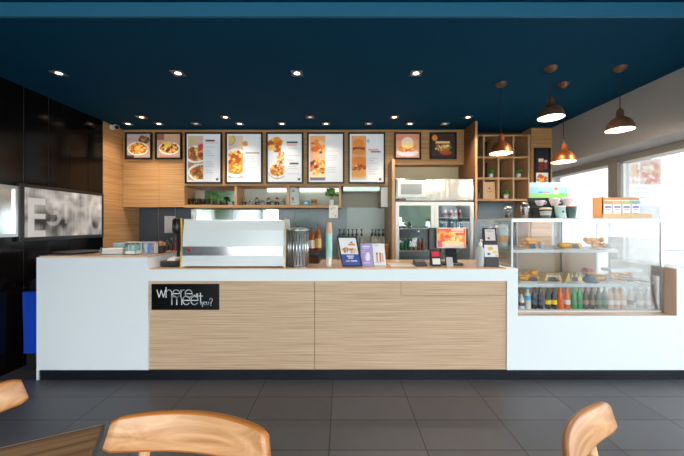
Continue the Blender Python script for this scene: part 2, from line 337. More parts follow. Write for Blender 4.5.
# ---------------------------------------------------------------- service counter
YC = 2.8
sc_ = thing('service_counter', 'long white café service counter with slatted oak front on dark plinth', 'counter', (0, YC, 0))
def b0(x0, x1, y0, y1, z0, z1): return MB().box(x0, x1, y0, y1, z0, z1)
MB().box(-2.716, PX(148, YC), 0, .7, .092, 1.092).box(-2.716, -2.702, .0, .7, 0.0, .092).build('raised_end', white, sc_)
MB().box(-2.70, PX(148, YC)+.004, .012, .7, 1.093, 1.105).build('raised_top', topw, sc_, label='oak top of the raised end')
xA, xB = PX(148, YC), PX(507, YC)
MB().box(xA, xB, 0, .34, PZ(281, YC), .985).build('apron', white, sc_)
MB().box(-.23, xB, .34, .7, .9, .985).box(xB, 1.552, 0.112, .7, .9, .985).build('top_support', white, sc_)
MB().box(xA, xB, .01, .34, .985, .995).prism([(-.23, .34), (xB, .34), (xB, .7), (-.23, .7)], .985, .995, 'Z').build('worktop', topw, sc_, label='glossy oak worktop')
seam = PX(314.5, YC); zt, zb = PZ(281, YC), .092
MB().box(xA+.003, seam-.002, .012, .04, zb, zt).build('wood_panel', wgrain, sc_, label='left oak front panel')
mb = MB().box(seam+.002, PX(401, YC), .012, .04, zb, zt).box(PX(401, YC), xB-.003, .012, .04, zb, PZ(295.5, YC)-.003).box(PX(401, YC)+.004, xB-.003, .012, .04, PZ(295.5, YC)+.001, zt)
mb.build('wood_panel', wgrain, sc_, label='right oak front panel with drawer seam')
MB().box(xA+.003, xB-.003, .04, .3, zb, zt).build('carcass', blackp, sc_)
ox0, ox1, oz = PX(518, YC), PX(677, YC), PZ(316, YC)
MB().box(xB, ox0, 0, .11, .092, .995).box(ox0, ox1, 0, .11, .092, oz).box(ox1, XW-.05, 0, .11, .092, .995).box(ox1+.002, XW-.05, .11, .7, .9, .995).build('right_front', white, sc_)
MB().box(ox1-.004, ox1+.001, .004, .12, oz, .99)  .build('opening_lining', mat('taupe_lining', s(204, 178, 156), .5, noise=.05), sc_, label='oak reveal beside the display case')
MB().box(ox0, ox1, .004, .75, oz-.004, oz+.004).build('opening_sill', topw, sc_)
MB().box(-2.701, XW-.05, .012, .3, 0, .092).build('kick_plate', mat('dark_plinth', s(24, 28, 34), .25), sc_)
# sign
sg = thing('counter_sign', 'black counter sign lettered where will meet you? in thin white strokes', 'sign', (PX(151.3, YC), YC+.012, PZ(310, YC)))
sw, sh = PX(219, YC)-PX(151.3, YC), PZ(284, YC)-PZ(310, YC)
MB().rbox(0, sw, -.012, 0, 0, sh, .002).build('panel', mat('gloss_black_acrylic', (.004, .004, .005), .15), sg)
u = YC/315
lx = lambda p: (p-151.3)*u; lz = lambda p: (310-p)*u
mb = MB(); strokes(mb, 'where', lx(157), lz(297.3), 36*u, 7.4*u, -.0125, .007); mb.build('lettering', mat('sign_white', s(235, 235, 238), .5), sg)
mb = MB(); strokes(mb, 'meet', lx(171.6), lz(304.6), 31.5*u, 8.6*u, -.0125, .0075); mb.build('lettering', MC['sign_white'], sg)
mb = MB(); strokes(mb, 'will', lx(192.8), lz(297.2), 5.6*u, 2.6*u, -.0125, .0035); mb.build('lettering', MC['sign_white'], sg)
mb = MB(); strokes(mb, 'you', lx(201.6), lz(304.8), 7.6*u, 2.9*u, -.0125, .0045); strokes(mb, '?', lx(209.6), lz(305.4), 3.2*u, 4.2*u, -.0125, .006); mb.build('lettering', MC['sign_white'], sg)

# ---------------------------------------------------------------- back joinery
YF = 4.47; YR = 4.1
bh = thing('overhead_cabinets', 'oak overhead cabinets across the back wall below the navy ceiling', 'cabinet', (0, YF, 0))
seamx = [XL+.002, PX(159, YF), PX(184.5, YF)]
for a, b in zip(seamx, seamx[1:]): MB().box(a+.002, b-.001, 0, .02, PZ(207, YF), HC-.002).build('door', woodw, bh)
MB().box(XL, seamx[2], .02, .37, PZ(207, YF)+.01, HC-.002).build('body', woodw, bh)
xN = PX(389, YF)
MB().box(seamx[2], xN-.002, 0, .37, PZ(186, YF), HC-.002).build('fascia', woodw, bh)
MB().box(xN+.001, PX(465, YF), 0, .37, PZ(164.5, YF), HC-.002).build('fascia', woodw, bh, label='shorter oak fascia above the fridge')
MB().box(PX(395, YR)+.005, PX(475, YR)-.005, .2, .215, 1.5, PZ(164.5, YF)-.001).build('recess_panel', mat('beige_panel', s(222, 206, 172), .5), bh, label='beige panel in the recess above the fridge')
xs = PX(341, YF)
zs = PZ(207.7, YF); zs1 = PZ(205, YF)
shf = thing('open_shelf', 'long open oak shelf of jars and plants under the menu posters', 'shelf', (0, YF, 0))
MB().box(seamx[2], xs, 0, .37, zs, zs1).build('board', woodw, shf)
for p in (235.6, 287.6, 340): MB().box(PX(p, YF)-.016, PX(p, YF)+.016, 0, .37, zs1, PZ(186, YF)).build('divider', woodz, shf)
MB().box(seamx[2]+.001, PX(235, YF), .33, .36, zs1, PZ(186, YF)).build('mirror_back', mat('mirror', (.85, .87, .88), .06, 1), shf)
MB().box(PX(236, YF), xs-.02, .35, .36, zs1, PZ(186, YF)).build('back_panel', mat('olive_back', s(200, 204, 194), .3), shf)
MB().box(PX(262, YF), PX(340, YF), .3, .345, PZ(186, YF)-.05, PZ(186, YF)-.001).build('light_strip', mat('led_diffuser', (1, .98, .95), .5, emit=.9), shf)
# range hood zone right of the shelf
hd = thing('range_hood', 'slim stainless range hood under the burger menu poster', 'range hood', (0, YF, 0))
MB().rbox(PX(343, YF), PX(380, YF), .02, .34, PZ(191, YF), PZ(186.2, YF), .004).build('canopy', steel, hd)
MB().box(PX(345, YF), PX(378, YF), .04, .3, PZ(191, YF)-.004, PZ(191, YF)).build('filter', whitep, hd)
wc = tag(MB().box(PX(381, YF), PX(390.8, YF), .01, .36, PZ(207, YF), PZ(186.5, YF)).build('wall_cupboard', mat('pale_cupboard', s(200, 208, 206), .4), None, (0, YF, 0)), 'small pale cupboard between range hood and fridge surround', 'cupboard')
# splashback panels
sp = thing('splashback', 'row of glossy slate glass splashback panels behind the counter', 'splashback', (0, YB, 0))
yj = YB-.02
jx = [PX(p, yj) for p in (138, 158, 175, 191)]
for a, b in zip(jx, jx[1:]): MB().box(a+.005, b-.004, -.02, -.001, .9, zs+.02).build('panel', slate, sp)
MB().box(PX(191, yj)+.004, PX(232, yj), -.02, -.001, .9, zs+.02).build('mirror_panel', MC['mirror'], sp, label='mirror panel reflecting trees')
MB().box(PX(232, yj)+.004, PX(278, yj), -.02, -.001, .9, zs+.02).build('mirror_panel', MC['mirror'], sp, label='mirror panel reflecting trees')
jx = [PX(p, yj) for p in (278, 295, 312, 347, 381, 400)]
bl2 = mat('blue_grey_splashback', s(112, 126, 138), .25, spec=.7); bl3 = mat('pale_splashback', s(190, 202, 202), .3, spec=.7)
for i, (a, b) in enumerate(zip(jx, jx[1:])): MB().box(a+.003, b-.003, -.02, -.001, .9, zs+.02).build('panel', bl3 if i > 2 else bl2, sp)
MB().box(PX(478, 4.8), PX(531, 4.8), -.05, -.001, .9, 1.75).build('panel', mat('pale_blue_panel', s(138, 158, 176), .4), sp, label='pale blue panel under the cubby shelf')
MB().box(XL, PX(393, YB), -.012, -.0005, .91, zs+.02).build('joint_backing', mat('pale_joint', s(190, 195, 200), .5), sp)
# back bench
bb = thing('back_bench', 'dark back bench running below the splashback', 'bench', (0, 4.2, 0))
MB().box(XL+.01, PX(388, 4.2)-.02, 0, .6, .86, .9).build('benchtop', steel, bb); MB().box(XL+.01, .55, .04, .6, 0, .86).build('carcass', blackp, bb)
# fridge surround and cubby shelving
YR = 4.1
fs = thing('fridge_surround', 'oak side panels framing the glass door fridge', 'panel', (0, YR, 0))
MB().box(PX(392, YR), PX(395, YR), 0, YB-YR-.03, 0, PZ(159, YR)).build('side_panel', woodz, fs, label='short left side panel')
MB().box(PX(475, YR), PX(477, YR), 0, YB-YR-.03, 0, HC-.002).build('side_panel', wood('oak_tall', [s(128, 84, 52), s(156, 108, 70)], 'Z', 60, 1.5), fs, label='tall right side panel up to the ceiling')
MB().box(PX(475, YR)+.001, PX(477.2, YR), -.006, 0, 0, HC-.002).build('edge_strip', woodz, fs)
def wavy_steel():
    m = mat('wavy_brushed_steel', (.3, .29, .285), .26, 1); n = m.node_tree.nodes; l = m.node_tree.links
    tx = n.new('ShaderNodeTexCoord'); mp = n.new('ShaderNodeMapping'); mp.inputs['Scale'].default_value = (5.5, .6, .6); no = n.new('ShaderNodeTexNoise'); no.inputs['Scale'].default_value = 1; no.inputs['Detail'].default_value = 1
    bp = n.new('ShaderNodeBump'); bp.inputs['Strength'].default_value = 1; bp.inputs['Distance'].default_value = .025
    l.new(tx.outputs['Object'], mp.inputs[0]); l.new(mp.outputs[0], no.inputs['Vector']); l.new(no.outputs['Fac'], bp.inputs['Height']); l.new(bp.outputs[0], n['Principled BSDF'].inputs['Normal'])
    return m
fr = thing('drinks_fridge', 'two door upright drinks fridge with stainless top and white frames', 'fridge', (PX(395.5, YR), YR+.03, 0))
fw = PX(474.6, YR)-PX(395.5, YR); fz = PZ(178.5, YR); fd = .68; zd = PZ(201.5, YR)
whf = mat('white_enamel', s(242, 245, 246), .3)
MB().box(0, .03, .02, fd, .1, zd).box(fw-.03, fw, .02, fd, .1, zd).box(0, fw, fd-.03, fd, .1, zd).box(0, fw, .02, fd, .06, .1).box(.0, fw, .02, fd, zd-.01, zd).box(fw/2-.02, fw/2+.02, .02, .06, .1, zd).build('cabinet', whf, fr)
MB().rbox(0, fw, -.01, fd, zd+.004, fz, .01).build('top_housing', wavy_steel(), fr, label='brushed stainless compressor housing')
vz = lambda p: PZ(p, YR); vx = lambda p: PX(p, YR)-PX(395.5, YR)
g = MB()
for k in range(9): g.box(vx(401), vx(422), -.016, -.01, vz(194)+k*.0148, vz(194)+k*.0148+.008)
g.build('vent_grille', mat('vent_grey', s(120, 124, 128), .5), fr)
MB().rbox(vx(398), vx(426), -.0125, -.009, vz(196.5), vz(180), .002).build('vent_panel', whf, fr)
MB().box(vx(396.5), vx(406), -.016, -.01, vz(200.3), vz(198.4)).build('badge', blackp, fr, label='small black and red badge'); MB().box(vx(400), vx(404), -.018, -.015, vz(200), vz(198.9)).build('badge', mat('badge_red', s(190, 40, 40), .4), fr)
for x0, x1 in ((.004, fw/2-.003), (fw/2+.003, fw-.004)):
    t = .045
    d = MB().box(x0, x0+t, -.02, .015, .12, zd-.006).box(x1-t, x1, -.02, .015, .12, zd-.006).box(x0+t, x1-t, -.02, .015, zd-.006-t, zd-.006).box(x0+t, x1-t, -.02, .015, .12, .12+t).build('door', whf, fr)
    MB().box(x0+t, x1-t, -.006, .002, .12+t, zd-.006-t).build('pane', glass('fridge_glass', (.9, .93, .93), .05), d)
    MB().rbox(x1-.03 if x0 < .1 else x0+.01, x1-.012 if x0 < .1 else x0+.028, -.05, -.02, .9, 1.3, .004).build('handle', steel, d)
MB().box(.035, fw-.035, .5, .51, .1, zd-.02).build('lining', mat('fridge_lining', s(150, 156, 160), .4), fr)
MB().box(fw/2-.018, fw/2-.008, .061, .075, .2, zd-.03).build('led_tube', mat('fridge_led', (.92, .96, 1), .5, emit=5), fr); MB().box(fw/2+.008, fw/2+.018, .061, .075, .2, zd-.03).build('led_tube', MC['fridge_led'], fr); MB().box(.05, fw-.05, .05, .06, zd-.03, zd-.02).build('led_tube', MC['fridge_led'], fr)
SH = [.55, .85, 1.08, 1.30, 1.45]
for z in (.55, .85): MB().box(.035, fw-.035, .04, .5, z-.01, z).build('shelf', steel, fr)
MB().box(.035, fw/2-.02, .04, .5, 1.025, 1.035).build('shelf', steel, fr); MB().box(.035, fw/2-.02, .04, .5, 1.325, 1.335).build('shelf', steel, fr)
zr = [PZ(227.6, YR+.1), PZ(217.3, YR+.1)]
for z in zr: MB().box(fw/2+.022, fw-.035, .04, .5, z-.01, z).build('shelf', steel, fr)
def bottle(name, h, r, body, cap, lab, label_txt, cat, loc, grp, lz=(.25, .55), neck=.35, n=14):
    t = thing(name, label_txt, cat, loc, 0, grp)
    MB().lathe([(r*.9, 0), (r, .01), (r, h*.55), (r*.85, h*.65), (r*neck, h*.8), (r*neck, h*.93)], n).build('body', body, t)
    MB().lathe([(r*neck*1.15, h*.93), (r*neck*1.15, h)], n).build('cap', cap, t)
    if lab: MB().lathe([(r*1.02, h*lz[0]), (r*1.02, h*lz[1])], n, caps=False).build('label_band', lab, t)
    return t
fx0 = fr.location.x; fy0 = fr.location.y
pink = mat('pink_drink', s(168, 80, 92), .2); blued = mat('blue_drink', s(66, 140, 170), .2); redl = mat('red_label', s(170, 40, 60), .5); navyl = mat('navy_cap', s(30, 40, 70), .4)
for row, (z, body, cap, lab, nm) in enumerate(((zr[1], mat('pale_pink_bottle', s(206, 176, 184), .15), blackp, redl, 'pink bottle on the upper visible shelf of the right fridge door'), (zr[0], blued, navyl, mat('teal_label', s(40, 110, 150), .4), 'blue bottle on the lower visible shelf of the right fridge door'))):
    proto = None
    xsb = [vx(p) for p in ((449, 454.5, 459.5, 464) if row == 0 else (443, 447.5, 452, 456.5, 461, 465.5))]
    for k, x in enumerate(xsb):
        lb = nm
        loc = (fx0+x, fy0+.1, z)
        if proto is None: proto = bottle('drink_bottle', .115 if row == 0 else .11, .024, body, cap, lab, lb, 'bottle', loc, ('pink' if row == 0 else 'blue')+' bottles in the fridge')
        else: dup(proto, loc, lb)
lf = [(.85, [(403, 'green'), (407, 'green'), (411, 'green')], .19), (.85, [(416, 'amber'), (420.5, 'amber'), (425, 'amber')], .17), (1.335, [(400, 'dark'), (405.5, 'dark'), (411, 'dark')], .05)]
grn = mat('green_bottle', s(40, 130, 70), .2); drk = mat('dark_jar', s(20, 34, 40), .25)
for z, its, h in lf:
    proto = None
    for p, c in its:
        zz = 1.035 if c != 'dark' else PZ(234, YR+.1)
        if c != 'dark': hh = .165 if c == 'green' else .16
        else: zz = 1.335; hh = .09
        bm = {'green': grn, 'amber': amber, 'dark': drk}[c]; loc = (fx0+vx(p)+.01, fy0+.12, zz)
        nm = {'green': 'green bottle behind the left fridge door', 'amber': 'amber juice bottle behind the left fridge door', 'dark': 'dark squat jar on upper shelf behind left fridge door'}[c]
        if proto is None: proto = bottle('jar' if c == 'dark' else 'drink_bottle', hh, .026, bm, whitep if c == 'green' else blackp, None, nm, 'bottle', loc, c+' bottles behind the left fridge door')
        else: dup(proto, loc, nm)
# storage recess above fridge
# cubby shelf
YG = 4.4
cb = thing('cubby_shelf', 'oak cubby shelf of square compartments above the coffee cups', 'shelf', (0, YG, 0))
gx = lambda p: PX(p, YG); gz = lambda p: PZ(p, YG); th = .014
cx0 = PX(477, YR)+.01
MB().box(cx0, gx(529.8), 0, .33, gz(136), gz(134.6)).build('top_board', woodw, cb)
for y in (157.2, 178.4, 199.8): MB().box(cx0, gx(529.8), .002, .33, gz(y)-th, gz(y)+th).build('shelf_board', woodw, cb)
for p in (483.8, 498.7, 513.7): MB().box(gx(p)-th*.8, gx(p)+th*.8, .001, .328, gz(199), gz(136)).build('upright', woodz, cb)
MB().box(gx(529)-.014, gx(529)+.016, -.002, .34, 0, gz(134.6)).build('side_panel', woodz, cb)
MB().box(cx0, gx(529), .33, .34, gz(200), gz(135)).build('back_panel', wooddark, cb, label='dark walnut back')
MB().box(cx0, gx(529), .2, .34, gz(134.6), HC-.002).build('top_infill', wooddark, cb)
YK = 4.38
cl = thing('oak_column', 'oak panelled column between the cubby shelf and the windows', 'column', (0, YK, 0)); cl['kind'] = 'structure'
MB().box(gx(529)+.02, XR, 0, .3, 0, HC-.002).build('panel', woodw, cl)

# ---------------------------------------------------------------- menu posters
def poster(px0, py0, px1, py1, art, label, Y=YF, name='menu_poster', emit=.2, grp='framed food posters on the oak wall', fwid=.022):
    x0, x1, z1, z0 = PX(px0, Y), PX(px1, Y), PZ(py0, Y), PZ(py1, Y); w, h = x1-x0, z1-z0
    t = thing(name, label, 'poster', (x0, Y-.001, z0), 0, grp); k = fwid
    MB().box(0, w, -.03, 0, 0, k).box(0, w, -.03, 0, h-k, h).box(0, k, -.03, 0, k, h-k).box(w-k, w, -.03, 0, k, h-k).build('frame', blackm, t)
    MB().box(k*.5, w-k*.5, -.012, -.002, k*.5, h-k*.5).build('backing', blackp, t)
    sheet('print', art, (k, -.014, h-k), (w-2*k, 0, 0), (0, 0, -(h-2*k)), emit, t)
    return t
FRY = [(224, 150, 50), (236, 176, 76), (206, 116, 30), (246, 204, 120), (180, 84, 30)]
PIZ = [(214, 150, 80), (180, 60, 50), (236, 200, 130), (120, 50, 40), (226, 120, 60), (110, 120, 50)]
BUR = [(216, 130, 60), (150, 60, 34), (236, 180, 90), (196, 70, 40), (120, 130, 50)]
def base_menu(): return Art(58, 84, (226, 228, 234))
GR = (186, 188, 194); SAL = (232, 160, 140); DK = (60, 60, 66)
a = Art(56, 56, (206, 168, 146)); a.rect(0, 0, 1, .3, (176, 160, 164)).ell(.72, .25, .24, .16, (110, 96, 60)).scatter(.72, .22, .2, .12, [(90, 90, 50), (180, 120, 70), (60, 40, 40)], 24, .05, 3).plate(.46, .62, .46, .28, FRY, 2).rect(0, .9, .3, 1, (80, 56, 56))
poster(126.2, 132.8, 152.8, 159.5, a, 'square framed photo of fries on a plate, leftmost of the wall posters')
a = Art(56, 56, (204, 160, 140)); a.rect(0, 0, .3, .25, (150, 100, 84)).plate(.52, .6, .46, .27, FRY+[(90, 50, 40), (220, 200, 120)], 7).scatter(.5, .5, .3, .16, [(240, 200, 90), (110, 60, 50)], 14, .07, 5).rect(.1, .92, .9, 1, (190, 140, 120))
poster(156.2, 132.8, 182.6, 159.5, a, 'square framed photo of loaded breakfast on a white plate, second from left')
a = base_menu(); c = (.03, .04, .48, .96); a.rect(*c, (206, 178, 164)); a.ell(.12, .13, .09, .065, (196, 186, 130)).plate(.28, .42, .36, .18, PIZ, 3, c).ell(.42, .26, .09, .06, (200, 70, 80), c).rect(.03, .6, .2, .7, (170, 120, 100)).plate(.4, .8, .36, .18, PIZ, 9, c)
a.rect(.56, .12, .82, .15, DK).rect(.56, .18, .92, .195, SAL).lines(.56, .26, .85, 13, .045, GR, 2).rect(.86, .92, .93, .96, DK)
poster(185.8, 132.8, 222.6, 183.8, a, 'tall framed menu with two pizzas and a round stamp, leftmost tall menu')
a = base_menu(); c = (.03, .04, .46, .92); a.rect(*c, (222, 196, 176)).ell(.08, .12, .16, .12, (150, 160, 180), c).ell(.08, .12, .12, .09, (230, 190, 90), c).plate(.24, .6, .4, .3, FRY, 12, c).ell(.53, .2, .08, .055, (228, 146, 76))
a.rect(.56, .34, .85, .35, SAL).rect(.53, .385, .95, .405, (160, 120, 110)).lines(.56, .47, .85, 9, .045, GR, 5)
poster(226, 132.8, 263, 183.8, a, 'tall framed menu with a pile of fries and orange dot')
a = base_menu(); a.scatter(.22, .2, .17, .12, FRY, 40, .08, 21).scatter(.38, .5, .12, .13, FRY+[(220, 220, 210)], 34, .05, 22).plate(.28, .76, .26, .15, PIZ+FRY, 23)
a.rect(.48, .04, 1, 1, (226, 228, 234)); a.rect(.56, .15, .88, .185, DK).rect(.56, .22, .85, .235, SAL).lines(.58, .29, .92, 4, .05, GR, 5).rect(.56, .53, .78, .55, SAL).rect(.64, .6, .9, .63, DK).lines(.58, .67, .92, 4, .05, GR, 5).rect(.88, .92, .95, .97, DK)
poster(266.6, 132.8, 303.6, 183.8, a, 'tall framed menu with three separate snack dishes down its left side')
a = base_menu(); c = (.04, .04, .48, .97); a.rect(*c, (228, 178, 146)).rect(.04, .04, .48, .4, (240, 176, 120)).scatter(.24, .22, .13, .14, [(226, 110, 40), (236, 140, 60), (240, 200, 160)], 16, .1, 31, c).ell(.26, .75, .3, .19, (240, 220, 170), c).scatter(.26, .68, .24, .16, PIZ[:5]+FRY, 90, .045, 32, c).rect(.04, .9, .48, .97, (120, 110, 130)).ell(.35, .38, .04, .03, DK)
a.rect(.54, .34, .9, .36, SAL).lines(.56, .44, .85, 10, .05, GR, 6)
poster(307.4, 132.8, 344.4, 183.8, a, 'tall framed menu with orange drinks above a topped pizza bowl')
a = base_menu(); c = (.05, .04, .48, .95); a.rect(*c, (226, 160, 106)).ell(.26, .2, .18, .09, (222, 132, 56), c).rect(.08, .27, .44, .33, (130, 50, 40)).ell(.26, .37, .2, .06, (214, 140, 70), c).ell(.27, .58, .24, .11, (226, 130, 50), c).scatter(.27, .7, .2, .05, BUR, 40, .05, 41, c).ell(.27, .83, .23, .07, (216, 150, 80), c).rect(.05, .9, .48, .95, (200, 190, 180))
a.ell(.54, .14, .05, .04, (150, 205, 220)).rect(.56, .31, .84, .34, SAL).rect(.62, .36, .92, .385, DK).lines(.56, .46, .85, 9, .045, GR, 8).rect(.86, .92, .93, .96, DK)
poster(348.2, 132.8, 385, 183.8, a, 'tall framed menu with two stacked burgers, rightmost tall menu')
a = Art(56, 56, (222, 160, 120)); a.rect(0, 0, 1, .25, (214, 140, 120)).ell(.5, .35, .25, .22, (250, 226, 200)).ell(.5, .78, .46, .16, (216, 206, 220)).ell(.3, .62, .2, .14, (206, 130, 60)).ell(.66, .6, .22, .15, (214, 140, 60)).ell(.5, .48, .26, .12, (250, 220, 150)).scatter(.5, .66, .3, .05, BUR, 16, .05, 4)
poster(394, 132.8, 420.6, 159.5, a, 'square framed photo of golden muffins on pale plate, above the fridge')
a = Art(56, 56, (56, 40, 34)); a.ell(.14, .16, .12, .12, (214, 130, 40)); a.rect(.18, .3, .78, .4, (226, 190, 140)).rect(.16, .4, .86, .46, (120, 60, 40)).scatter(.5, .58, .34, .1, [(220, 130, 50), (236, 210, 150), (110, 130, 50), (190, 80, 40)], 50, .06, 5).ell(.62, .78, .26, .09, (176, 70, 40)).rect(0, .92, 1, 1, (40, 28, 24))
poster(429.6, 132.8, 456, 159.5, a, 'square framed photo of toasted sandwich on dark board, above the fridge')
a = Art(30, 66, (36, 36, 44)); a.rect(.25, .3, .6, .62, (110, 46, 26)).rect(.25, .28, .6, .36, (226, 200, 180)).rect(.66, .34, .86, .58, (140, 60, 34)).rect(.66, .32, .86, .38, (226, 200, 180)).rect(0, .62, 1, .66, (24, 24, 30)).rect(.06, .68, .94, 1, (236, 226, 210)).scatter(.5, .86, .36, .1, [(206, 80, 50), (236, 180, 80), (200, 110, 60)], 26, .1, 3)
poster(533.6, 148.3, 549.3, 185, a, 'narrow framed poster of iced coffee glasses on the oak column', YK, fwid=.014)

# ---------------------------------------------------------------- ceiling fittings
lampw = mat('warm_lamp', (1, .8, .55), .5, emit=5)
def downlight(px, py, label, on=True, power=14):
    Y = 1.34*315/(224-py); x = PX(px, Y)
    t = thing('ceiling_downlight', label, 'ceiling light', (x, Y, HC), 0, 'square recessed downlights in the navy ceiling')
    q = .05; MB().box(-q, q, -q, -.032, -.006, 0).box(-q, q, .032, q, -.006, 0).box(-q, -.032, -.032, .032, -.006, 0).box(.032, q, -.032, .032, -.006, 0).build('trim_plate', mat('downlight_trim', s(120, 112, 104), .4), t)
    MB().lathe([(.032, -.005), (.03, -.001)], 16, caps=False).build('reflector', chrome, t)
    MB().lathe([(.026 if on else .02, -.004), (.024, -.002)], 16).build('bulb', lampw if on else mat('dim_lamp', (1, .8, .6), .5, emit=.6), t)
    if on:
        l = bpy.data.lights.new('downlight_beam', 'SPOT'); l.energy = power; l.color = (1, .84, .66); l.spot_size = 1.9; l.spot_blend = .8; l.shadow_soft_size = .03
        o = bpy.data.objects.new('downlight_beam', l); C.objects.link(o); o.parent = t; o.location = (0, 0, -.012)
for i, p in enumerate((59, 178, 297, 416)): downlight(p, 73, 'square recessed downlight in the front row, %s' % ('nearest the black wall', 'second from the black wall', 'third from the black wall', 'nearest the pendant lamps')[i])
for i, p in enumerate((141.6, 225.5, 310, 394.3, 468)): downlight(p, 117, 'small recessed downlight in the middle row, %s' % ('nearest the black wall', 'above the pizza menu', 'unlit above the pizza bowl menu', 'just above the muffin photo', 'rightmost beside the cubby shelf')[i], i != 2, 48)
for i, (p, on) in enumerate(((128, 1), (159, 1), (196, 0), (239.7, 1), (282, 1), (326, 1), (368.7, 0), (410, 1), (445, 0))):
    downlight(p, 123.6, 'small recessed downlight in the back row, %s' % ('first above the fries photo', 'above the plated breakfast photo', 'unlit above the pizza menu', 'above the fries menu', 'above the three dish menu', 'above the orange drinks menu', 'unlit above the burger menu', 'above the muffins photo', 'unlit above the sandwich photo')[i], bool(on))
def pendant(px, ytop, ybot, m, label, D=.203):
    Y = 1.34*315/(224-ytop); x = PX(px, Y); zb = PZ(ybot, Y)
    t = thing('pendant_lamp', label, 'pendant lamp', (x, Y, zb), 0, 'copper pendant lamps')
    MB().lathe([(.052, HC-zb), (.05, HC-zb-.012), (.03, HC-zb-.03), (.008, HC-zb-.042)][::-1], 20).build('ceiling_rose', bronze, t)
    MB().cyl(0, 0, .18, HC-zb-.03, .003, 6).build('cord', blackp, t)
    r = D/2
    prof = [(r, 0), (r*.985, .012), (r*.93, .038), (r*.8, .068), (r*.6, .092), (r*.36, .108), (r*.27, .115), (r*.27, .15), (r*.22, .168), (r*.1, .185)]
    MB().lathe(prof+[(.001, .186)], 28, caps=False).build('shade', m, t)
    inner = [(a*.965, b*.97-.001) for a, b in prof[:6]]; inner[0] = (r*.975, 0.001)
    MB().lathe(inner+[(.01, .103)], 28, caps=False).build('shade_lining', mat('cream_lining', s(255, 236, 206), .5), t)
    MB().lathe([(.008, .1), (.014, .085), (.03, .06), (.034, .042), (.026, .018), (.004, .008)][::-1], 16).build('bulb', mat('pendant_bulb', (1, .82, .6), .5, emit=20), t)
    l = bpy.data.lights.new('bulb_light', 'POINT'); l.energy = 9; l.color = (1, .8, .58); l.shadow_soft_size = .03
    o = bpy.data.objects.new('bulb_light', l); C.objects.link(o); o.parent = t; o.location = (0, 0, .0)
pendant(501, 83.5, 153.5, copper, 'copper pendant lamp in front of the cubby shelf')
pendant(551, 67.5, 118, bronze, 'dark bronze pendant lamp above the others, second from left')
pendant(563.5, 83.5, 162, copper, 'bright copper pendant lamp hanging lowest of the four')
pendant(620, 67.5, 130, bronze, 'dark bronze pendant lamp nearest the windows')
cc = thing('security_camera', 'small white security camera on the oak side wall below ceiling', 'camera', (XL+.0, 4.24, 2.69))
MB().rbox(0, .03, -.03, .03, -.03, .03).build('mount', whitep, cc); MB().tube([(.03, 0, 0), (.09, -.01, -.01)], .012).build('arm', whitep, cc)
MB().tube([(.06, .0, .01), (.15, -.1, -.03)], .032, 12).build('body', whitep, cc); MB().tube([(.149, -.099, -.03), (.156, -.107, -.033)], .026, 12).build('lens', blackm, cc)

# ---------------------------------------------------------------- left wall: screen, mirror, bins
tv = thing('wall_screen', 'wide black framed screen showing faded letters on the black wall', 'screen', (XL, 3.0, 1.25))
L = 1.06
MB().rbox(.001, .04, 0, L, -.03, .53, .004).build('housing', blackp, tv)
a = Art(150, 75, (176, 170, 166)); rs = np.random.RandomState(3)
def smooth(a_, k):
    for _ in range(k): a_ = (a_+np.roll(a_, 1, 0)+np.roll(a_, -1, 0)+np.roll(a_, 1, 1)+np.roll(a_, -1, 1))/5
    return a_
nz = smooth(rs.rand(75, 150), 60); nz = (nz-nz.min())/(nz.max()-nz.min())
nv = smooth(np.repeat(rs.rand(1, 150), 75, 0), 2); nv = (nv-nv.min())/(nv.max()-nv.min())
shade = np.clip(.12+.85*nz+.15*nv, 0, 1)
dark = np.exp(-((a.yy-.75)/.22)**2)*np.exp(-((a.xx-.3)/.22)**2)*.5+np.exp(-((a.yy-.8)/.2)**2)*np.exp(-((a.xx-.86)/.06)**2)*.3
base = np.clip(shade*.62-dark*.75, .02, .62); a.a = base[..., None]*np.array([1, .96, .94])
def bright(k, v): a.a[k] = a.a[k]*(1-v)+np.array(s(208, 204, 202))*v
E = ((a.xx > .03) & (a.xx < .1) & (a.yy > .2)) | ((a.xx > .03) & (a.xx < .22) & (((a.yy > .2) & (a.yy < .33)) | ((a.yy > .52) & (a.yy < .63)) | ((a.yy > .87))))
bright(E, .8)
th2 = np.abs(np.hypot((a.xx-.31)/.07, (a.yy-.36)/.13)-1) < .32; bright(th2 & ((a.xx < .31) | (a.yy > .3)), .28)
th2 = np.abs(np.hypot((a.xx-.31)/.07, (a.yy-.60)/.13)-1) < .32; bright(th2 & ((a.xx > .31) | (a.yy > .68)), .4)
bright(((a.xx > .4) & (a.xx < .54) & (a.yy > .2) & (a.yy < .28)) | ((a.xx > .45) & (a.xx < .49) & (a.yy > .2) & (a.yy < .72)), .28)
bright(np.abs(np.hypot((a.xx-.68)/.07, (a.yy-.5)/.3)-1) < .25, .22); bright(np.abs(np.hypot((a.xx-.9)/.09, (a.yy-.52)/.42)-1) < .2, .38)
sheet('display', a, (.042, .045, .497), (0, .975, 0), (0, 0, -.487), .28, tv, rough=.5)
mi = thing('wall_mirror', 'silver framed mirror on the black wall left of the screen', 'mirror', (XL, 2.1, 1.27))
MB().box(.001, .03, 0, .9, 0, .03).box(.001, .03, 0, .9, .45, .48).box(.001, .03, 0, .03, .03, .45).box(.001, .03, .87, .9, .03, .45).build('frame', steel, mi)
MB().box(.001, .012, .03, .87, .03, .45).build('mirror_glass', mat('hazy_mirror', (.72, .74, .72), .18, 1), mi)
bluem = mat('blue_plastic', s(24, 70, 190), .4)
bn = thing('waste_bin', 'blue plastic bin with black liner behind the counter end', 'bin', (-2.905, 3.16, 0))
MB().rbox(-.11, .11, -.16, .16, 0, .16, .01).build('base', blackp, bn)
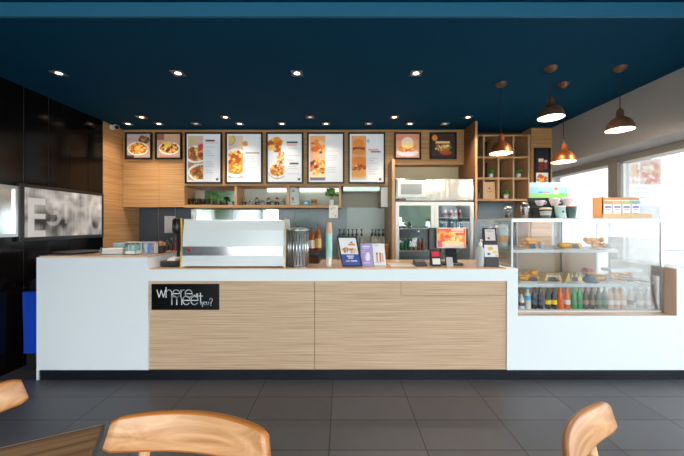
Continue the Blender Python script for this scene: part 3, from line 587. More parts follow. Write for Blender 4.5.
MB().prism([(-.115, .16), (.115, .16), (.13, .74), (-.13, .74)], -.17, .17).build('body', bluem, bn)
mb = MB()
for k in range(9): mb.blob((R.uniform(-.09, .09), R.uniform(-.12, .12), .75+R.uniform(-.01, .06)), .05, k, .5)
mb.build('liner', mat('black_bag', (.01, .01, .012), .3), bn)

# ---------------------------------------------------------------- espresso machine and neighbours (standing on the worktop, z .995)
TW = .995
em = thing('espresso_machine', 'large white espresso machine with a chrome band across its back', 'espresso machine', (PX(233, 2.86), 2.86, TW))
w2 = (PX(284, 2.86)-PX(183, 2.86))/2; hh = PZ(220.5, 2.86)-TW
gl = mat('gloss_white', s(228, 232, 234), .18)
mb = MB()
zb1, zb2 = PZ(255.5, 2.86)-TW, PZ(246.5, 2.86)-TW
MB().prism([(0, .012), (.3, .012), (.3, zb1), (0, zb1)], -w2, w2, 'X').build('lower_panel', gl, em)
MB().prism([(0, zb2), (.3, zb2), (.3, hh), (.05, hh), (.012, hh-.09)], -w2, w2, 'X').build('back_panel', gl, em)
MB().box(-w2+.002, w2-.002, -.004, .28, zb1, zb2).build('chrome_band', mat('dark_chrome', (.32, .32, .34), .12, 1), em)
MB().tube([(-w2+.065, -.006, zb1+.05), (-w2+.065, -.003, zb1+.05)], .016, 14).build('emblem', mat('emblem_red', s(190, 40, 44), .4), em)
for sx in (-1, 1):
    pts = [(sx*(w2+.004), .0, .0), (sx*(w2+.004), .3, 0), (sx*(w2+.004), .34, hh*.6), (sx*(w2+.004), .26, hh+.015), (sx*(w2+.004), .05, hh+.015)]
    MB().prism([(p[1], p[2]) for p in pts], sx*w2, sx*(w2+.012), 'X').build('side_panel', gl, em)
    MB().prism([(-.01, .0), (.01, 0), (.035, hh*.5), (.02, hh+.02), (-.0, hh+.02), (.015, hh*.5)], sx*(w2+.012), sx*(w2+.02), 'X').build('trim_strip', mat('yellow_trim', s(226, 180, 60), .4), em, label='yellow curved trim')
MB().box(-w2+.03, w2-.03, .05, .27, hh, hh+.006).build('cup_rail_top', steel, em)
for x in (-.4, .4): MB().cyl(x, .06, 0, .012, .02).cyl(x, .26, 0, .012, .02).build('foot', blackp, em)
gr = thing('grinder_hopper', 'black grinder head peeking out left of the espresso machine', 'coffee grinder', (PX(178.2, 3.3), 3.3, .9))
MB().lathe([(.045, 0), (.03, .03), (.018, .06), (.018, .37), (.045, .39), (.056, .41), (.058, .46), (.056, .53), (.04, .55)], 18).build('body', blackm, gr); MB().cyl(0, 0, -.04, 0, .06).build('base', blackp, gr)
tag(MB().box(-1.7, -.25, 0, .6, .8, .86).build('undercounter_shelf', steeld, None, (0, 3.14, 0)), 'steel bench shelf behind the espresso machine', 'bench')
ur = thing('steel_urn', 'ribbed stainless steel urn with lid right of the espresso machine', 'urn', (PX(298, 2.97), 2.97, TW))
ru = 10.4*2.97/315; hu = PZ(229, 2.97)-TW
n_ = 40; mb = MB(); vs = []
mb.lathe([(ru*.93, 0), (ru*.96, .015), (ru*.96, hu-.02), (ru*1.02, hu-.01)], 32).build('body', steeld, ur)
for k in range(20): a_ = 2*PI*k/20; MB
mb = MB()
for k in range(20): a_ = 2*PI*k/20; mb.tube([(ru*.96*math.cos(a_), ru*.96*math.sin(a_), .02), (ru*.96*math.cos(a_), ru*.96*math.sin(a_), hu-.03)], .006, 6)
mb.build('ribs', steel, ur); MB().lathe([(ru*1.06, hu-.012), (ru*1.06, hu), (ru*.5, hu+.012), (.01, hu+.016)], 32).build('lid', steel, ur); MB().lathe([(.012, hu+.012), (.016, hu+.03), (.008, hu+.034)], 12).build('knob', blackp, ur)
pr = thing('receipt_printer', 'black receipt printer with white paper left of the espresso machine', 'printer', (PX(171.5, 2.95), 2.97, TW))
MB().rbox(-.085, .085, -.07, .1, 0, .055, .01).build('body', blackp, pr); MB().prism([(-.06, .056), (.05, .056), (.05, .08), (-.04, .075)], -.02, .05, 'X').build('paper_roll', paper, pr)

# ---------------------------------------------------------------- worktop items
def leaning(px0, px1, pyt, pyb, Y, art, label, name='menu_stand', frame=None, lean=.05, rz=0, cat='menu stand', tilt=0, fw_=.008):
    h = (pyb-pyt)*Y/315; w = (px1-px0)*Y/315
    t = thing(name, label, cat, (PX((px0+px1)/2, Y), Y, TW), rz); L2 = math.hypot(h, lean)
    dn = (0, -lean, -h); O = np.array((-w/2, lean+0, h)); off = np.array((0, -.004, 0))
    MB()._add([(-w/2, 0, 0), (w/2, 0, 0), (w/2+tilt, lean, h), (-w/2+tilt, lean, h), (-w/2, .006, 0), (w/2, .006, 0), (w/2+tilt, lean+.006, h), (-w/2+tilt, lean+.006, h)],
              [(0, 1, 2, 3), (7, 6, 5, 4), (1, 5, 6, 2), (4, 0, 3, 7), (3, 2, 6, 7), (4, 5, 1, 0)]).build('board', frame or whitep, t)
    m_ = fw_ if frame else .0015
    O = np.array((-w/2+m_+tilt, lean-.002, h-m_)); O[1] = lean*(h-m_)/h-.002
    sheet('print', art, O, (w-2*m_, 0, 0), (-tilt*(h-2*m_)/h, -lean*(h-2*m_)/h, -(h-2*m_)), 0, t)
    MB().prism([(.006, 0), (.09, 0), (lean+.006, h*.75)], -.01, .01, 'X').build('easel_back', blackp if frame else whitep, t)
    return t
a = Art(40, 56, (232, 232, 236)); a.rect(0, .6, 1, 1, (44, 66, 160)).scatter(.3, .45, .2, .07, [(180, 110, 60), (220, 170, 110), (120, 70, 50)], 20, .06, 2).scatter(.75, .48, .2, .08, [(200, 120, 60), (230, 200, 150)], 20, .06, 3).rect(.5, .22, .9, .28, (226, 120, 50)).rect(.65, .14, .78, .2, (40, 60, 150)).rect(.3, .66, .7, .69, (230, 230, 240)).rect(.35, .74, .65, .76, (230, 230, 240)).rect(.2, .84, .45, .88, (240, 190, 80)).rect(.5, .84, .85, .88, (230, 230, 240))
leaning(342.2, 362.6, 236.5, 266.3, 2.93, a, 'black framed menu stand with blue lower half on the worktop', frame=blackm, tilt=-.05, lean=.07, fw_=.014)
a = Art(26, 44, (170, 150, 214)); a.rect(.15, .1, .8, .16, (226, 216, 240)).rect(.2, .2, .7, .23, (220, 210, 240)).ell(.6, .62, .22, .18, (224, 214, 240)).rect(.5, .4, .72, .8, (234, 230, 244)).lines(.12, .3, .5, 4, .06, (216, 206, 236)).rect(.2, .86, .8, .9, (214, 204, 236))
leaning(360.8, 372.8, 243.5, 265, 3.0, a, 'purple promotional card standing between two menus', name='promo_card', cat='card', tilt=0)
a = Art(26, 44, (232, 232, 238)); a.rect(.1, .06, .5, .1, (150, 150, 170)).rect(.25, .4, .4, .84, (206, 140, 110)).rect(.5, .32, .64, .84, (176, 110, 90)).rect(.7, .44, .84, .84, (216, 160, 130)).rect(.25, .4, .4, .5, (90, 70, 100)).rect(.5, .32, .64, .42, (240, 230, 220)).rect(.1, .86, .6, .88, (160, 130, 170))
leaning(374, 386, 243, 264.5, 3.0, a, 'white promotional card picturing drinks right of the purple card', name='promo_card', cat='card', tilt=-.01)
tag(MB().rbox(PX(389, 3.05), PX(412, 3.05), -.11, .11, TW, TW+.004, .001).build('paper_mat', mat('white_sheet', s(236, 232, 228), .2), None, (0, 3.06, 0)), 'flat white sheet on the worktop in front of the fridge', 'paper')
cs = thing('cup_stack', 'tall stack of mint takeaway cups beside the framed menu', 'cup stack', (PX(329, 2.97), 2.97, TW))
mint = mat('mint_cup', s(176, 222, 214), .5); r0 = .031
mb = MB()
for k in range(11): mb.lathe([(r0*.82, .02+k*.02), (r0, .1+k*.02), (r0*1.06, .1+k*.02+.006)], 20)
mb.build('cups', mint, cs); MB().lathe([(r0*.8, 0), (r0*.95, .07), (r0, .085)], 20).build('white_cup', mat('white_cup', s(232, 226, 218), .5), cs)
MB().lathe([(r0*.98, .30), (r0*1.04, .315), (r0*.8, .375), (r0*.75, .378)][:2]+[(r0*1.0, .322), (r0*.74, .41), (r0*.7, .412)], 20).build('kraft_cup', mat('tan_cup', s(214, 176, 146), .5), cs)
# eftpos terminals
ep = thing('card_terminal', 'flat black card terminal on the worktop', 'card terminal', (PX(420.5, 2.98), 3.0, TW))
MB().prism([(-.07, 0), (.08, 0), (.08, .05), (-.07, .02)], -.05, .05, 'X').build('body', blackp, ep); MB().prism([(-.01, .036), (.07, .052), (.07, .05), (-.01, .034)], -.04, .04, 'X').build('screen', mat('grey_lcd', s(96, 104, 108), .3), ep)
cr = thing('card_reader', 'upright card reader with red top and white keypad', 'card reader', (PX(436, 2.95), 2.95, TW))
MB().prism([(-.02, 0), (.06, 0), (.05, .13), (.02, .14)], -.045, .045, 'X').build('body', blackp, cr)
MB().prism([(-.0215, .02), (-.0025, .072), (-.0005, .072), (-.0195, .02)], -.036, .036, 'X').build('keypad', mat('keypad_white', s(226, 226, 226), .4), cr)
MB().prism([(.0015, .09), (.0165, .134), (.0195, .134), (.0045, .09)], -.034, .034, 'X').build('display', mat('reader_red', s(196, 40, 60), .4, emit=.2), cr)
ac = tag(MB().prism([(-.02, 0), (.03, 0), (.03, .006), (-.008, .006), (.012, .085), (.008, .085)], -.03, .03, 'X').build('card_holder', mat('frosted_acrylic', s(190, 192, 192), .3), None, (PX(449.5, 2.93), 2.93, TW)), 'small frosted acrylic card holder before the till', 'card holder')
po = thing('pos_monitor', 'till monitor with orange food advert on black stand', 'till', (PX(451.5, 3.05), 3.05, TW))
mw, mz0, mz1 = 29.4*3.02/315/2, PZ(248.5, 3.0)-TW, PZ(228, 3.0)-TW
MB().rbox(-mw, mw, 0, .03, mz0, mz1, .004).build('screen_housing', whitep, po)
a = Art(70, 48, (226, 120, 40)); a.rect(0, 0, 1, .35, (222, 84, 30)).scatter(.3, .45, .3, .2, [(240, 150, 50), (220, 70, 30), (246, 190, 90)], 50, .09, 3).rect(.48, .05, .93, .1, (250, 220, 200)).rect(.55, .16, .93, .2, (250, 220, 200)).ell(.55, .78, .4, .14, (240, 200, 150)).scatter(.65, .5, .26, .1, [(250, 170, 60), (200, 90, 60), (250, 210, 140)], 30, .06, 7).rect(0, .62, .14, .98, (190, 60, 90)).rect(.18, .85, .95, .97, (210, 190, 190))
sheet('advert', a, (-mw+.006, -.002, mz1-.006), (2*mw-.012, 0, 0), (0, 0, -(mz1-mz0)+.012), .25, po)
MB().box(-.09, .09, .03, .06, mz0-.05, mz1-.05).prism([(-.02, .02), (.03, .02), (.05, mz0), (.02, mz0)], -.05, .05, 'X').build('neck', blackm, po)
MB().rbox(-.1, .1, -.05, .12, 0, .02, .006).build('base', blackp, po)
MB().rbox(-mw-.07, -mw+.05, .05, .1, mz0-.03, mz1+.0, .02).build('rear_display', blackm, po, label='black screen facing the staff'); MB().rbox(mw-.04, mw+.045, .05, .1, mz0+.02, mz1, .02).build('side_reader', blackm, po)
ms = thing('menu_clipboard_stand', 'black stand with clipped notice above picture card at worktop end', 'menu stand', (PX(492.3, 2.9), 2.9, TW))
w = 13.5*2.9/315/2; h = PZ(228, 2.9)-TW
MB().prism([(0, 0), (.05, 0), (.07, h), (.055, h)], -w, w, 'X').build('board', blackp, ms)
a = Art(20, 20, (214, 206, 206)); a.rect(.2, .15, .8, .2, (120, 110, 110)).rect(.2, .7, .45, .9, (150, 60, 50)).lines(.2, .35, .8, 3, .1, (170, 160, 160)); sheet('notice', a, (-w*.75, .0515, h-.012), (1.5*w, 0, 0), (0, -.017, -.105), 0, ms)
a = Art(24, 26, (222, 220, 224)); a.ell(.45, .3, .2, .16, (224, 180, 70)).ell(.75, .6, .18, .14, (230, 200, 110)).ell(.3, .75, .12, .1, (70, 80, 120)).ell(.85, .9, .1, .08, (220, 170, 60)); sheet('picture_card', a, (-w*1.02, .03, h*.56), (2.04*w, 0, 0), (0, -.021, -.11), 0, ms)
MB().tube([(-.015, .05, h+.002), (.015, .05, h+.002)], .007).build('clip', steel, ms)
sb = thing('sanitiser_bottle', 'clear sanitiser pump bottle beside the clipboard stand', 'bottle', (PX(481, 2.93), 2.94, TW))
MB().lathe([(.03, 0), (.034, .01), (.034, .16), (.014, .19)], 18).build('body', mat('clear_plastic', s(206, 212, 216), .15, alpha=.75), sb); MB().lathe([(.014, .19), (.016, .22), (.006, .222), (.006, .25)], 12).tube([(0, 0, .25), (-.0, -.04, .245)], .006).build('pump', whitep, sb)
# ---------------------------------------------------------------- left bar clutter (on z 1.105)
TL = 1.105
tag(MB().lathe([(.001, 0), (.16, 0), (.185, .018), (.18, .02), (.15, .006), (.001, .006)], 32, caps=False).build('black_tray', blackm, None, (PX(77, 3.08), 3.08, TL)), 'round black tray on the raised counter end', 'tray')
bk = thing('wire_basket', 'low white folded napkin basket in a wire frame', 'basket', (PX(114.5, 2.98), 3.0, TL))
MB().rbox(-.1, .1, -.05, .05, .004, .022, .003).rbox(-.098, .098, -.048, .048, .024, .04, .003).rbox(-.097, .096, -.05, .046, .042, .056, .003).build('napkins', paper, bk)
MB().tube([(-.105, -.055, .002), (-.105, -.055, .06), (-.105, .055, .06), (-.105, .055, .002)], .003).tube([(.105, -.055, .002), (.105, -.055, .06), (.105, .055, .06), (.105, .055, .002)], .003).tube([(-.105, -.055, .002), (.105, -.055, .002)], .003).build('wire_frame', steeld, bk)
tb = thing('sachet_tray', 'white tray of pale green tea sachets on the raised counter end', 'tray', (PX(132, 2.95), 2.97, TL))
MB().box(-.05, .05, -.05, .05, 0, .006).box(-.05, .05, -.05, -.045, 0, .035).box(-.05, .05, .045, .05, 0, .035).box(-.05, -.045, -.05, .05, 0, .035).box(.045, .05, -.05, .05, 0, .035).build('tray', whitep, tb)
for k in range(6): MB().box(-.044+k*.015, -.036+k*.015, -.035+R.uniform(-.01, .01), .03, .006, .07+R.uniform(0, .02)).build('sachet', mat('mint_sachet%d' % (k % 3), [s(160, 206, 186), s(196, 220, 220), s(140, 190, 190)][k % 3], .6), tb)
proto = None
for k, (p, c, lb) in enumerate(((140.5, s(150, 200, 190), 'glass of green sachets beside the sachet tray'), (145, s(190, 204, 226), 'glass of pale blue sachets, second from the sachet tray'), (150, s(120, 150, 210), 'glass of mid blue sachets, third from the sachet tray'), (155, s(216, 206, 196), 'glass of white sugar sticks before the stirrers'))):
    t = thing('sachet_glass', lb, 'glass', (PX(p, 3.0), 3.0+.02*(k % 2), TL), 0, 'glasses of sachets on the raised end')
    MB().lathe([(.018, 0), (.022, .06)], 14, caps=False).cyl(0, 0, 0, .004, .018).build('tumbler', clear, t)
    mb = MB()
    for q in range(4): x = R.uniform(-.01, .01); y = R.uniform(-.01, .01); mb.box(x-.004, x+.006, y-.002, y+.002, .004, .085+R.uniform(0, .02))
    mb.build('sachets', mat('sachet_tone%d' % k, c, .6), t)
st = thing('stirrer_pot', 'dark pot full of wooden stirrers on the raised counter end', 'pot', (PX(160, 3.1), 3.12, TL))
MB().lathe([(.04, 0), (.05, .07)], 16).build('pot', mat('dark_brown_pot', s(52, 38, 34), .4), st); mb = MB()
for k in range(26): t_ = R.uniform(0, 6.28); d = R.uniform(0, .03); mb.tube([(d*math.cos(t_), d*math.sin(t_), .05), (1.6*d*math.cos(t_), 1.6*d*math.sin(t_), .105+R.uniform(-.01, .015))], .004, 5)
mb.build('stirrers', mat('stirrer_wood', s(196, 150, 104), .7), st)
tb2 = thing('blue_tub', 'pale blue round tub behind the napkin basket', 'tub', (PX(119.5, 3.25), 3.25, TL)); MB().lathe([(.03, 0), (.05, .06), (.06, .09)], 16).build('tub', mat('pale_blue_plastic', s(150, 186, 206), .4), tb2); MB().lathe([(.032, 0), (.034, .018)], 16).build('foot_ring', blackp, tb2)
tg = thing('glass_rack', 'grey tray of upturned cups at the back of the raised end', 'rack', (PX(140, 3.38), 3.38, TL))
MB().box(-.17, .17, -.07, .07, 0, .01).box(-.17, .17, -.07, .07, .085, .092).build('rack', mat('grey_tray', s(176, 178, 186), .4), tg)
for k in range(6): MB().lathe([(.022, .012), (.018, .08)], 12).build('cup', whitep, tg)if k < 0 else None
mb = MB()
for k in range(7): mb.lathe([(.022, .01), (.018, .084)], 12, (-.14+k*.047, 0, 0))
mb.build('cups', mat('greyish_cup', s(170, 172, 180), .4), tg)
for k, (p, h, c, lb) in enumerate(((167, .11, (70, 48, 40), 'brown sauce bottle nearest the stirrer pot'), (171.5, .13, (40, 34, 34), 'black sauce bottle beside the receipt printer'), (176, .13, (120, 44, 36), 'dark red sauce bottle nearest the espresso machine'))):
    t = bottle('sauce_bottle', h, .022, mat('sauce%d' % k, s(*c), .3), mat('grey_cap', s(150, 150, 156), .4), None, lb, 'bottle', (PX(p, 3.4), 3.4, TL), 'sauce bottles behind the printer') if PX(p, 3.4) < -1.76 else bottle('sauce_bottle', h+.2, .026, mat('sauce%d' % k, s(*c), .3), mat('grey_cap', s(150, 150, 156), .4), None, lb, 'bottle', (PX(p, 3.4), 3.4, .86), 'sauce bottles behind the printer')
np_ = tag(MB().box(0, PX(174.5, 4.8)-PX(163.5, 4.8), -.004, 0, 0, PZ(216, 4.8)-PZ(233, 4.8)).build('notice_sheet', paper, None, (PX(163.5, 4.8), 4.829, PZ(233, 4.8))), 'white notice sheet taped to the slate splashback', 'notice')

# ---------------------------------------------------------------- items on open shelf (Y ~ 4.55)
YS = 4.58; ZS = zs1
def plant(px, Y, z, h, r, label, potm, pr_=.03, ph=.05, seed=0, grp='small potted plants'):
    t = thing('potted_plant', label, 'plant', (PX(px, Y), Y, z), 0, grp)
    MB().lathe([(pr_*.75, 0), (pr_, ph)], 16).build('pot', potm, t); mb = MB(); q = random.Random(seed)
    for k in range(70):
        a_ = q.uniform(0, 6.28); e = q.uniform(-.3, 1.4); d = q.uniform(.5, 1)
        c = Vector((math.cos(a_)*math.cos(e)*r*d, math.sin(a_)*math.cos(e)*r*d, ph+(h-ph)*.45+math.sin(e)*(h-ph)*.5*d)); L_ = r*.38
        u_ = Vector((q.uniform(-1, 1), q.uniform(-1, 1), q.uniform(-.3, 1))).normalized(); v_ = u_.cross(Vector((q.uniform(-1, 1), q.uniform(-1, 1), q.uniform(-1, 1)))).normalized()
        mb._add([c-u_*L_, c+v_*L_*.45, c+u_*L_, c-v_*L_*.45+u_.cross(v_)*L_*.2], [(0, 1, 2), (0, 2, 3)])
    for k in range(5): a_ = 6.28*k/5; mb.tube([(0, 0, ph*.8), (r*.4*math.cos(a_), r*.4*math.sin(a_), ph+(h-ph)*.6)], .003, 5)
    mb.build('foliage', leaf, t); return t
plant(215.5, YS, ZS, .17, .06, 'dark green plant in black pot on the open shelf', blackp, .036, .06, 1)
plant(223.2, YS, ZS, .1, .03, 'tiny plant in black pot right of the bigger shelf plant', blackp, .022, .04, 2)
plant(331.5, YS-.05, ZS, .26, .105, 'bushy green plant in white pot at the right end of open shelf', whitep, .04, .08, 3)
gj = thing('glass_tumbler', 'clear tumbler in the row at the left end of the open shelf', 'glass', (PX(188, YS), YS, ZS), 0, 'clear tumblers at the left of the open shelf')
MB().lathe([(.022, 0), (.026, .1), (.024, .1), (.02, .006)], 14).build('bowl', glass('grey_glass', (.72, .72, .7), .1), gj); MB().lathe([(.0205, .004), (.0215, .02)], 12).build('base', mat('tan_base', s(150, 120, 96), .4), gj)
for k in range(1, 6): dup(gj, (PX(188+k*4.2, YS), YS, ZS))
jr = thing('glass_jar', 'clear storage jar with dark contents on the open shelf', 'jar', (PX(244, YS), YS, ZS), 0, 'storage jars in the middle of the open shelf')
MB().lathe([(.036, 0), (.038, .01), (.038, .075), (.028, .09)], 16, caps=False).build('body', clear, jr); MB().lathe([(.032, .003), (.032, .05)], 14).build('contents', mat('dark_beans', s(40, 38, 40), .7), jr); MB().lathe([(.03, .088), (.03, .1), (.012, .104), (.014, .118), (.004, .12)], 14).build('lid', chrome, jr)
jb = thing('glass_jar', 'low clear jar with pale contents on the open shelf', 'jar', (PX(251, YS), YS, ZS), 0, 'low jars in the middle of the open shelf')
MB().lathe([(.032, 0), (.034, .05), (.026, .06)], 16, caps=False).build('body', clear, jb); MB().lathe([(.028, .003), (.028, .03)], 14).build('contents', mat('pale_contents', s(176, 176, 170), .7), jb); MB().lathe([(.027, .058), (.027, .066), (.01, .07)], 14).build('lid', chrome, jb)
for p in (257, 268.6, 277): dup(jr, (PX(p, YS), YS, ZS))
for p in (263, 272.8, 283): dup(jb, (PX(p, YS), YS, ZS))
a = Art(22, 34, (206, 224, 224)); a.rect(.3, .1, .7, .2, (120, 150, 150)).ell(.45, .62, .15, .12, (200, 70, 50)).rect(.2, .8, .7, .84, (150, 170, 170))
bx = thing('cereal_box', 'pale green carton with a red fruit on the open shelf', 'box', (PX(289.3, YS), YS-.02, ZS)); bw = 8.6*YS/315; bh_ = 17*YS/315
MB().box(0, bw, 0, .06, 0, bh_).box(bw, bw+.02, .0, .06, 0, bh_).build('carton', mat('pale_green_card', s(190, 216, 206), .6), bx); sheet('front_print', a, (.002, -.002, bh_-.002), (bw-.004, 0, 0), (0, 0, -bh_+.004), 0, bx)
MB().rbox(bw-.02, bw+.02, .01, .05, bh_, bh_+.02).build('lid', blackp, bx)
cy = thing('blue_tin', 'small turquoise tin on the open shelf left of the wooden box', 'tin', (PX(306.3, YS), YS, ZS)); MB().rbox(-.048, .048, -.03, .03, 0, .068, .006).build('body', mat('turquoise', s(60, 170, 196), .4), cy); MB().rbox(-.02, .02, -.032, -.029, .02, .05, .001).build('label_patch', paper, cy)
wb = thing('wooden_box', 'small wooden box with two dark windows on the open shelf', 'box', (PX(314, YS), YS, ZS)); MB().rbox(-.042, .042, -.04, .04, 0, .09, .004).build('body', mat('tan_wood', s(190, 132, 84), .6), wb); MB().box(-.03, -.006, -.043, -.04, .035, .065).box(.006, .03, -.043, -.04, .035, .065).build('window_cutout', blackp, wb)
a = Art(20, 28, (232, 228, 218)); a.rect(.25, .2, .75, .26, (90, 80, 80)).rect(.2, .28, .34, .36, (200, 60, 60)).lines(.25, .45, .8, 4, .08, (170, 165, 155)).ell(.72, .85, .1, .07, (190, 150, 80))
nt = thing('hanging_notice', 'white notice card hanging from the shelf below the bushy plant', 'notice', (PX(329, YF), YF-.012, PZ(218, YF)))
h = PZ(205, YF)-PZ(218, YF); MB().box(0, 9*YF/315, 0, .004, 0, h).build('card', paper, nt); sheet('print', a, (.001, -.002, h-.001), (9*YF/315-.002, 0, 0), (0, 0, -h+.002), 0, nt)
# things on the cubby shelf
pg = mat('grey_pot', s(196, 198, 202), .5)
plant(490.8, YG+.055, gz(178.4)+th, .125, .058, 'small green plant in the middle row second compartment of cubby shelf', pg, .036, .058, 5)
plant(518.3, YG+.055, gz(178.4)+th, .125, .052, 'small green plant in the middle row rightmost compartment of cubby shelf', pg, .036, .058, 6)
plant(505.8, YG+.055, gz(199.8)+th, .13, .06, 'small green plant in the bottom row of cubby shelf', pg, .037, .06, 7)
plant(479.8, YG+.12, gz(199.8)+th, .15, .04, 'small green plant half hidden beside the fridge side panel', pg, .02, .08, 8)
kb = thing('kraft_card', 'brown kraft menu card in the bottom row of the cubby shelf', 'card', (gx(485.8), YG+.05, gz(199.8)+th)); w = gx(497)-gx(485.8); h = gz(182)-gz(199.5)
MB().prism([(0, 0), (.012, 0), (.03, h), (.018, h)], 0, w, 'X').build('card', kraft, kb); MB().prism([(.004, h*.58), (.011, h*.66), (.013, h*.66), (.006, h*.58)], w*.42, w*.56, 'X').box(w*.3, w*.7, .003, .01, h*.42, h*.44).build('stamp', mat('brown_ink', s(110, 76, 50), .7), kb)
# syrup pumps on the back bench
YB2 = 4.3
sy = thing('syrup_bottle', 'syrup bottle with black pump on the back bench', 'bottle', (0, YB2, .9), 0, 'pump syrup bottles on the back bench')
MB().lathe([(.03, 0), (.03, .28), (.012, .33)], 12).build('body', mat('pale_syrup', s(150, 150, 140), .2), sy); MB().lathe([(.016, .33), (.016, .36), (.006, .362), (.006, .41)], 10).tube([(0, 0, .41), (0, -.045, .405)], .008, 6).rbox(-.016, .016, -.02, .02, .405, .42, .003).build('pump', blackm, sy)
first = True
for p in (339.5, 344, 348.5, 352.5, 356.5, 361.5, 372, 375.5, 379, 383):
    if first: sy.location = (PX(p, YB2), YB2, .9); first = False
    else: dup(sy, (PX(p, YB2), YB2+R.uniform(-.02, .02), .9))
fw2 = thing('syrup_box', 'orange brown canister on the back bench left of the fridge', 'canister', (PX(388, YB2)-.03, YB2, .9)); MB().lathe([(.045, .0), (.045, .2)], 16).build('body', mat('tan_canister', s(176, 112, 54), .5), fw2); MB().lathe([(.047, .2), (.047, .215)], 16).build('lid', mat('pale_lid', s(196, 170, 130), .5), fw2)
bs = thing('bottle_stand', 'dark wire bottle stand behind the notch in the worktop', 'stand', (PX(310, 3.6), 3.6, .8605))
MB().box(-.1, .1, -.1, .1, .2, .2295).box(-.1, -.09, -.1, .1, 0, .2).box(.09, .1, -.1, .1, 0, .2).box(-.1, .1, -.1, -.09, .17, .18).build('rack', mat('dark_bronze_metal', s(62, 48, 40), .4), bs); MB().box(-.085, .085, -.08, .09, 0, .16).build('wooden_crate', mat('brown_wood_box', s(120, 72, 44), .6), bs)
for k, (p, lb) in enumerate(((312, 'amber syrup bottle behind the urn, left of a pair'), (318.2, 'amber syrup bottle with yellow label, right of a pair'))):
    bottle('syrup_bottle', .26 if k == 0 else .3, .036, amber, blackm, cream if k == 0 else mat('floral_label', s(226, 190, 120), .5), lb, 'bottle', (PX(p, 3.58)-.0, 3.58, 1.0905), 'amber syrup bottles', (.1, .45), .28)
# ---------------------------------------------------------------- display case
YD = YC+.11
dc = thing('display_case', 'glass food display case set into the white counter', 'display case', (0, YD, 0))
dx0, dx1 = PX(511.5, YD), PX(664, YD); dz0, dz1 = oz+.005, PZ(218.2, YD); dd = .77
fm = mat('white_metal', s(226, 230, 232), .3)
MB().box(dx0, dx1, 0, dd, dz1-.018, dz1).build('top', fm, dc)
mb = MB().box(dx0, dx0+.014, 0, .014, .996, dz1-.018).box(ox0, dx1, 0, dd, dz0, dz0+.012)
MB().box(dx0-.03, dx0+.014, dd-.03, dd, .9, dz1-.0).build('rear_post', steeld, dc); mb.box(dx1-.014, dx1, dd-.014, dd, dz0, dz1-.018); mb.build('frame', fm, dc)
MB().box(dx1-.024, dx1, 0, .02, dz0, dz1-.018).build('corner_post', steel, dc)
MB().box(dx0+.014, dx1-.024, .003, .009, .996, dz1-.018).box(ox0, dx1-.024, .003, .009, dz0+.012, .996).build('front_glass', caseg, dc)
MB().box(dx0+.002, dx0+.008, .014, dd-.014, .996, dz1-.018).build('side_glass', caseg, dc); MB().box(dx1-.008, dx1-.002, .02, dd-.014, dz0+.012, dz1-.018).build('side_glass', caseg, dc)
MB().box(ox0, dx1-.014, dd-.012, dd-.002, dz0+.012, 1.13).build('back_panel', mat('taupe_back', s(178, 150, 124), .4), dc); MB().box(dx0+.02, dx1-.014, dd-.012, dd-.006, 1.13, dz1-.02).build('sliding_glass', caseg, dc)
zt1 = PZ(251.3, YD+.05); zt2 = PZ(285.3, YD+.05)
xt = PX(618, YD+.05)
shm = mat('pale_steel_shelf', s(196, 206, 212), .3)
MB().box(dx0+.015, xt, .05, dd-.05, zt1-.012, zt1+.012).build('shelf', shm, dc); MB().box(ox0+.002, PX(642, YD), .04, dd-.03, zt2-.016, zt2+.018).build('shelf', shm, dc)
MB().box(xt-.02, dx1-.1, .1, .22, PZ(272, YD+.1), PZ(269, YD+.1)).build('shelf', shm, dc, label='short white strip standing for a reflection at the right of the case')  # white strip modelled for a reflection in the case glass
MB().tube([(PX(622, 3.0), .12, PZ(276, 3.0)), (PX(655, 3.0), .12, PZ(283, 3.0))], .016, 10).tube([(PX(653, 3.0), .12, PZ(275, 3.0)), (PX(660, 3.0), .12, PZ(312, 3.0))], .012, 8).build('reflection_bars', mat('tan_metal', s(170, 160, 140), .4), dc)  # slanted bars stand in for the reflected chair or table
MB().box(dx0+.03, dx1-.04, .03, .05, dz1-.028, dz1-.0185).build('led_strip', mat('cool_led', (.9, .95, 1), .5, emit=6), dc); MB().box(ox0+.02, PX(640, YD), .1, .115, zt2-.022, zt2-.0165).build('led_strip', MC['cool_led'], dc)
MB().box(dx0+.06, dx0+.19, .42, .43, dz1-.09, dz1-.07).build('heat_lamp', mat('amber_tube', (1, .7, .35), .5, emit=.9), dc)
for x in (dx0+.1, PX(560, YD), xt-.06): MB().box(x, x+.012, dd-.045, dd-.03, dz0+.012, dz1-.02).build('shelf_upright', steeld, dc)
